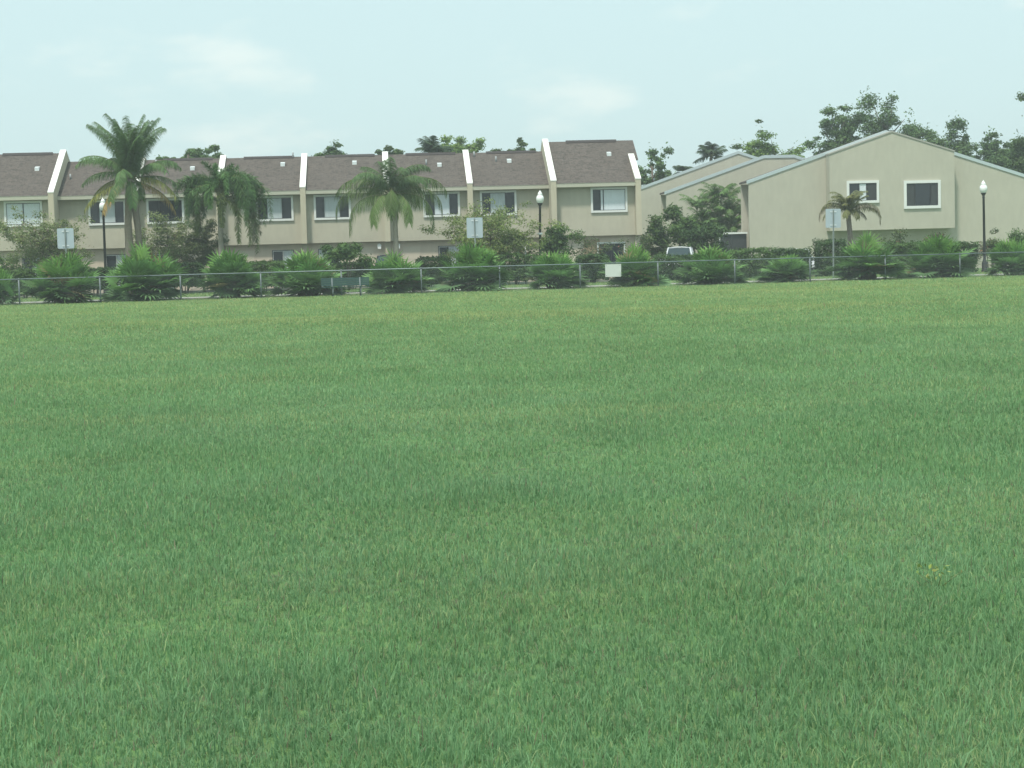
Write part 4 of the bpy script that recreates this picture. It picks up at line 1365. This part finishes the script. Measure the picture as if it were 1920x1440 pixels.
# ---- shrubs, hedges, planting
HD = ((0.040, 0.085, 0.030), (0.085, 0.150, 0.048))
HM = ((0.060, 0.125, 0.036), (0.120, 0.200, 0.058))
FL = ((0.075, 0.110, 0.050), (0.14, 0.19, 0.07), (0.34, 0.13, 0.11), 0.025)
GH = 'clipped dark hedges along the parking lot'
for i, (px, pt, pb, w, Y, lab) in enumerate((
        (45, 506, 545, 70, 104, 'dark hedge at the left behind the fence, left of the first sign'),
        (178, 503, 540, 60, 104.5, 'dark hedge at the foot of the first street lamp'),
        (345, 494, 536, 60, 105, 'dark hedge below the sparse pale tree'),
        (497, 490, 535, 75, 105.5, 'dark hedge in the gap left of the bench palms, under a ground floor window'),
        (660, 492, 532, 70, 106, 'low dark hedge behind the green bench'),
        (812, 482, 532, 60, 106, 'dark hedge on short stems right of the queen palm'),
        (968, 474, 524, 80, 106.5, 'dark hedge around the slim white post'),
        (1110, 478, 522, 60, 106.5, 'dark hedge below the end townhouse'),
        (1267, 478, 524, 84, 107, 'clipped dark hedge in front of the white van'),
        (1412, 466, 520, 90, 107.5, 'dark hedge in front of the screen porch'),
        (1480, 466, 520, 76, 107.5, 'hedge below the plain wall of the big gabled building'),
        (1556, 450, 517, 56, 107.5, 'dark hedge behind the rightmost road sign'),
        (1690, 455, 515, 70, 108, 'hedge under the projecting bay'),
        (1800, 455, 512, 60, 108.5, 'hedge left of the rightmost street lamp'))):
    shrub('hedge', lab, px, pt, pb, w, Y, HD if i % 3 else HM, GH, n=9000, leaf=0.075, boxy=True, seed=i, cat='hedge')

GP = 'mixed shrubs planted near the buildings'
shrub('shrub', 'dense dark green shrub right of the middle street lamp', 1052, 423, 500, 72, 109, HM, GP, n=3600, leaf=0.09, seed=31)
shrub('flowering_shrub', 'thin shrub with pink flowers below the end townhouse', 1112, 445, 505, 70, 109, FL, GP, n=1300, leaf=0.06, seed=32)
shrub('flowering_shrub', 'pinkish shrub at the right corner of the end townhouse', 1192, 440, 505, 60, 109.5, FL, GP, n=1500, leaf=0.06, seed=33)
shrub('shrub', 'spiky dark bush behind the green bench', 650, 458, 520, 84, 103, HM, GP, n=3600, leaf=0.10, seed=34)
shrub('shrub', 'dark rounded shrub in the gap right of the end townhouse', 1235, 408, 500, 76, 119, HM, GP, n=4200, leaf=0.10, seed=35)
shrub('shrub', 'bright green shrub left of the palm thicket', 1283, 388, 490, 70, 121, HM, GP, n=4200, leaf=0.11, seed=36)
shrub('shrub', 'dark shrub in front of the palm thicket', 1318, 425, 495, 80, 117, HD, GP, n=4200, leaf=0.10, seed=37)
shrub('shrub', 'sprawling shrub with reddish tips under the projecting bay', 1668, 434, 505, 76, 113, FL, GP, n=2300, leaf=0.075, seed=39)
shrub('shrub', 'reddish leafed shrub under the right end of the bay', 1762, 438, 500, 60, 114, ((0.07, 0.10, 0.05), (0.14, 0.16, 0.07), (0.24, 0.13, 0.09), 0.16), GP, n=2300, leaf=0.075, seed=40)
shrub('shrub', 'loose shrub right behind the rightmost street lamp', 1858, 432, 505, 60, 114, FL, GP, n=2000, leaf=0.075, seed=41)
shrub('shrub', 'shrub at the right edge in front of the gabled wall', 1915, 430, 505, 60, 112, HM, GP, n=2600, leaf=0.08, seed=42)
shrub('shrub', 'yellow green bush between palms at the left end of the row', 18, 480, 540, 60, 107, HM, GP, n=1800, leaf=0.07, seed=43)


# ---- areca palm thicket by the porch
def areca(px, py_top, Y, wid_px, label, seed, nf=44):
    global rng
    rng = np.random.default_rng(seed)
    s = F / Y
    t = P(px, py_top, Y)
    r = empty('areca_palm', (t.x, Y, 0), 0)
    tag(r, label, 'palm tree', 'areca palms in the thicket by the porch')
    H, w = t.z, wid_px / s / 2
    stems = MB(); fr_ = []
    for i in range(9):
        x, y = rng.uniform(-.45, .45) * w, rng.uniform(-.5, .5)
        h = H * rng.uniform(0.45, 0.80)
        stems.tube([(x * .6, y * .6, -.05), (x, y, h)], [0.05, 0.035], 6)
        for k in range(nf // 9):
            fr_.append(dict(az=rng.uniform(0, 6.28), el=R(rng.uniform(35, 85)), len=1.9 * rng.uniform(.8, 1.15), droop=R(rng.uniform(50, 120)), leaflet=0.5, hang=0.5,
                            col=np.array((0.095, 0.170, 0.052)) * rng.uniform(.8, 1.6), lw=0.022, start=(x, y, h)))
    stems.build('stem', M_SHAFT, r)
    pinnate(fr_, r, 'crown', nst=24)


areca(1352, 333, 131, 70, 'tallest areca palm of the thicket, against the gabled building', 71, 63)
areca(1310, 356, 131.5, 70, 'lower areca palm left of the tallest one, before the flat gable', 72, 54)
areca(1372, 368, 130.5, 40, 'narrow areca palm tight against the recess of the gabled building', 73, 36)


# ---- fan palms along the fence
def fan_palm_proto(seed, nf=78):
    global rng
    rng = np.random.default_rng(seed)
    r = empty('fan_palm', (0, 0, 0))
    P0, P1, P2, Wv, Cc = [], [], [], [], []
    pet = MB(); trunk = MB()
    heads = [(0, 0, 0.55), (0.35, 0.2, 0.35), (-0.38, -0.1, 0.4), (0.1, -0.35, 0.25)]
    for hx, hy, hz in heads:
        trunk.tube([(hx * .5, hy * .5, -.1), (hx, hy, hz * .6), (hx, hy, hz)], [0.13, 0.12, 0.09], 8)
    for i in range(nf):
        h = heads[i % 4]
        az = rng.uniform(0, 2 * math.pi)
        el = R(rng.choice([rng.uniform(50, 88), rng.uniform(10, 55), rng.uniform(-25, 20)], p=[0.34, 0.36, 0.30]))
        out = np.array([math.cos(az), math.sin(az), 0.0]); up = np.array([0, 0, 1.0])
        d = out * math.cos(el) + up * math.sin(el)
        L_ = rng.uniform(0.45, 1.0)
        st = np.array(h)
        hub = st + d * L_ + up * (-0.10 * L_ * math.cos(el))
        hub[2] = max(hub[2], 0.22)
        pet.tube([tuple(st), tuple((st + hub) / 2 + up * 0.04), tuple(hub)], [0.016, 0.012, 0.009], 4)
        side = np.cross(d, up); side = side / max(np.linalg.norm(side), 1e-6)
        nrm = unit(np.cross(side, d) + rng.normal(0, .25, 3))
        side = unit(np.cross(d, nrm))
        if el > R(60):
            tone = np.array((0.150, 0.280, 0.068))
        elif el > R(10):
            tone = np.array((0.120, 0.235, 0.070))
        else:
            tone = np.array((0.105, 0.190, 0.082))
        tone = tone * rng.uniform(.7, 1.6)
        if rng.random() < 0.04:
            tone = np.array((0.24, 0.21, 0.10))
        nseg = 15
        Lf = rng.uniform(0.58, 0.86)
        for k in range(nseg):
            a = R(-118 + 236 * (k + .5) / nseg)
            sd = unit(d * math.cos(a) + side * math.sin(a) + nrm * (0.22 * abs(math.sin(a))))
            ll = Lf * (1 - 0.22 * abs(a) / R(118)) * rng.uniform(.9, 1.08)
            m_ = hub + sd * ll * 0.58
            t_ = m_ + unit(sd + np.array([0, 0, -0.55 * rng.uniform(.3, 1)])) * ll * 0.42
            t_[2] = max(t_[2], 0.03); m_[2] = max(m_[2], 0.04)
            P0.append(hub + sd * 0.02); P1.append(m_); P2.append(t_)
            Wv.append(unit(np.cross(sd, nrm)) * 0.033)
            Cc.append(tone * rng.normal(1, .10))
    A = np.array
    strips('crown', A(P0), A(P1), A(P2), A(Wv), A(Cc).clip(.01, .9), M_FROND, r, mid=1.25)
    pet.build('leaf_stalks', M_RIBS, r)
    trunk.build('trunk', M_BARK, r)
    return r


protos = [fan_palm_proto(91, 132), fan_palm_proto(92, 118), fan_palm_proto(93, 144)]
used = [False] * 3
fans = [  # px centre, py top, width px, which, label
    (-6, 500, 74, 0, 'fan palm bush cut by the left edge of the view'),
    (121, 478, 132, 2, 'wide fan palm bush below the leftmost road sign'),
    (269, 466, 132, 0, 'fan palm bush at the foot of the coconut palm'),
    (426, 468, 120, 1, 'fan palm bush below the foxtail palm'),
    (577, 474, 122, 2, 'fan palm bush just left of the green bench'),
    (741, 478, 108, 0, 'fan palm bush below the queen palm'),
    (884, 460, 118, 2, 'tallest fan palm bush, below the middle road sign'),
    (1040, 472, 104, 1, 'fan palm bush at the foot of the middle street lamp'),
    (1188, 466, 104, 0, 'fan palm bush behind the white board on the fence'),
    (1337, 465, 106, 2, 'fan palm bush right of the white van'),
    (1479, 478, 102, 1, 'low fan palm bush below the plain gabled wall'),
    (1622, 446, 116, 0, 'fan palm bush below the scraggly browning palm'),
    (1756, 444, 112, 2, 'fan palm bush left of the rightmost street lamp'),
    (1897, 448, 88, 1, 'fan palm bush near the right edge of the view')]
rngf = np.random.default_rng(5)
for px, pyt, w, k, lab in fans:
    if not used[k]:
        o = protos[k]; used[k] = True
    else:
        o = copy_tree(protos[k])
    q = on_line(px, pyt, F0 + 1.5, FS)
    s = F / q.y
    o.location = (q.x, q.y, 0)
    kx = w / s / 2.5
    kz = q.z / 1.86
    o.scale = (kx, kx, kz)
    o.rotation_euler = (0, 0, rngf.uniform(0, 6.28))
    tag(o, lab, 'palm bush', 'fan palm bushes along the fence')

# low weed in the lawn, lower right
q = P(1755, 1082, 1.0)
d = ray(1757, 1105); t = 1.66 / -d.z
q = EYE + d * t
rng = np.random.default_rng(77)
C = np.stack([rng.normal(0, .045, 26), rng.normal(0, .045, 26), rng.uniform(.05, .13, 26)], 1)
wr_ = empty('lawn_weed', (q.x, q.y, float(zg(np.array([q.x]), np.array([q.y]))[0])))
tag(wr_, 'small yellow green weed standing out of the lawn at lower right', 'plant')
quads('foliage', leaf_quads(C, 0.014), jitter((0.26, 0.33, 0.11), 26), M_LEAF, wr_)
b = MB()
for i in range(4):
    b.tube([(0, 0, 0), tuple(C[i] * .6), tuple(C[i])], [.003, .002, .001], 4)
b.build('stem', M_RIBS, wr_)

# ------------------------------------------------------------------ haze, sky, sun
GLARE_HAZE = 0.0008
hz = MB(); hz.box(-700, 700, -60, 900, -1.2, 40)  # thin scattering air, added to stand in for window glare lifting the blacks
hm = bpy.data.materials.new('glare_haze_air'); hm.use_nodes = True
N = hm.node_tree.nodes; L = hm.node_tree.links
N.remove(N['Principled BSDF'])
pv = N.new('ShaderNodeVolumePrincipled')
pv.inputs['Color'].default_value = (0.90, 0.97, 0.97, 1)
pv.inputs['Density'].default_value = GLARE_HAZE
pv.inputs['Anisotropy'].default_value = 0.0
L.new(pv.outputs['Volume'], N['Material Output'].inputs['Volume'])
if GLARE_HAZE > 0:
    tag(hz.build('glare_haze', hm), kind='stuff')

SUN_EL, SUN_AZ = R(64), R(205)        # azimuth clockwise from +Y: behind the camera, a little left
w = bpy.data.worlds.new('World'); S.world = w; w.use_nodes = True
N, L = w.node_tree.nodes, w.node_tree.links
bg = N['Background']
sky = N.new('ShaderNodeTexSky'); sky.sky_type = 'NISHITA'; sky.sun_disc = False
sky.sun_elevation = SUN_EL; sky.sun_rotation = SUN_AZ
sky.air_density = 1.0; sky.dust_density = 2.5; sky.ozone_density = 1.0
tc = N.new('ShaderNodeTexCoord')
mp = N.new('ShaderNodeMapping'); mp.inputs['Scale'].default_value = (1, 1, 2.6); mp.inputs['Location'].default_value = (3.3, 1.2, 0.4)
L.new(tc.outputs['Generated'], mp.inputs['Vector'])
n1 = N.new('ShaderNodeTexNoise'); n1.inputs['Scale'].default_value = 11.0; n1.inputs['Detail'].default_value = 7; n1.inputs['Roughness'].default_value = 0.5
L.new(mp.outputs['Vector'], n1.inputs['Vector'])
mr = N.new('ShaderNodeMapRange'); mr.interpolation_type = 'SMOOTHSTEP'
mr.inputs['From Min'].default_value = 0.56; mr.inputs['From Max'].default_value = 0.76
mr.inputs['To Min'].default_value = 0.0; mr.inputs['To Max'].default_value = 1.0
acc = n1.outputs['Fac']                      # two faint cloud banks low in the sky ahead
for cx_, cz_, wx_, wz_ in ((-0.165, 0.085, 0.085, 0.045), (0.055, 0.098, 0.075, 0.028), (-0.02, 0.22, 0.4, 0.05)):
    su = N.new('ShaderNodeVectorMath'); su.operation = 'SUBTRACT'; su.inputs[1].default_value = (cx_, 1.0, cz_)
    L.new(tc.outputs['Generated'], su.inputs[0])
    sc_ = N.new('ShaderNodeVectorMath'); sc_.operation = 'MULTIPLY'; sc_.inputs[1].default_value = (1 / wx_, 1.0, 1 / wz_)
    L.new(su.outputs['Vector'], sc_.inputs[0])
    ln_ = N.new('ShaderNodeVectorMath'); ln_.operation = 'LENGTH'; L.new(sc_.outputs['Vector'], ln_.inputs[0])
    m1 = N.new('ShaderNodeMapRange'); m1.interpolation_type = 'SMOOTHSTEP'
    m1.inputs['From Min'].default_value = 0.0; m1.inputs['From Max'].default_value = 1.25
    m1.inputs['To Min'].default_value = 0.15; m1.inputs['To Max'].default_value = 0.0
    L.new(ln_.outputs['Value'], m1.inputs['Value'])
    a_ = N.new('ShaderNodeMath'); a_.operation = 'ADD'
    L.new(acc, a_.inputs[0]); L.new(m1.outputs['Result'], a_.inputs[1]); acc = a_.outputs[0]
L.new(acc, mr.inputs['Value'])
veil = N.new('ShaderNodeMix'); veil.data_type = 'RGBA'          # thin high overcast over the blue
veil.inputs['Factor'].default_value = 0.84
veil.inputs['B'].default_value = (6.2, 8.25, 8.35, 1)
L.new(sky.outputs['Color'], veil.inputs['A'])
cl = N.new('ShaderNodeMix'); cl.data_type = 'RGBA'
cl.inputs['B'].default_value = (8.8, 9.3, 8.7, 1)
mu = N.new('ShaderNodeMath'); mu.operation = 'MULTIPLY'; mu.inputs[1].default_value = 0.5
L.new(mr.outputs['Result'], mu.inputs[0])
L.new(mu.outputs[0], cl.inputs['Factor'])
L.new(veil.outputs['Result'], cl.inputs['A'])
L.new(cl.outputs['Result'], bg.inputs['Color'])
bg.inputs['Strength'].default_value = 0.10

sd = bpy.data.lights.new('sun', 'SUN'); sd.energy = 3.2; sd.angle = R(6); sd.color = (1.0, 0.96, 0.88)
so = bpy.data.objects.new('sun', sd); COL.objects.link(so)
dirv = Vector((math.sin(SUN_AZ) * math.cos(SUN_EL), math.cos(SUN_AZ) * math.cos(SUN_EL), math.sin(SUN_EL)))
so.rotation_euler = dirv.to_track_quat('Z', 'Y').to_euler()

S.view_settings.view_transform = 'Standard'
S.view_settings.look = 'None'
S.view_settings.exposure = 0.28
S.view_settings.gamma = 1.0
S.cycles.max_bounces = 6
S.cycles.diffuse_bounces = 3
S.cycles.glossy_bounces = 2
S.cycles.transmission_bounces = 3
S.cycles.transparent_max_bounces = 4
S.cycles.volume_bounces = 0
S.cycles.use_denoising = True
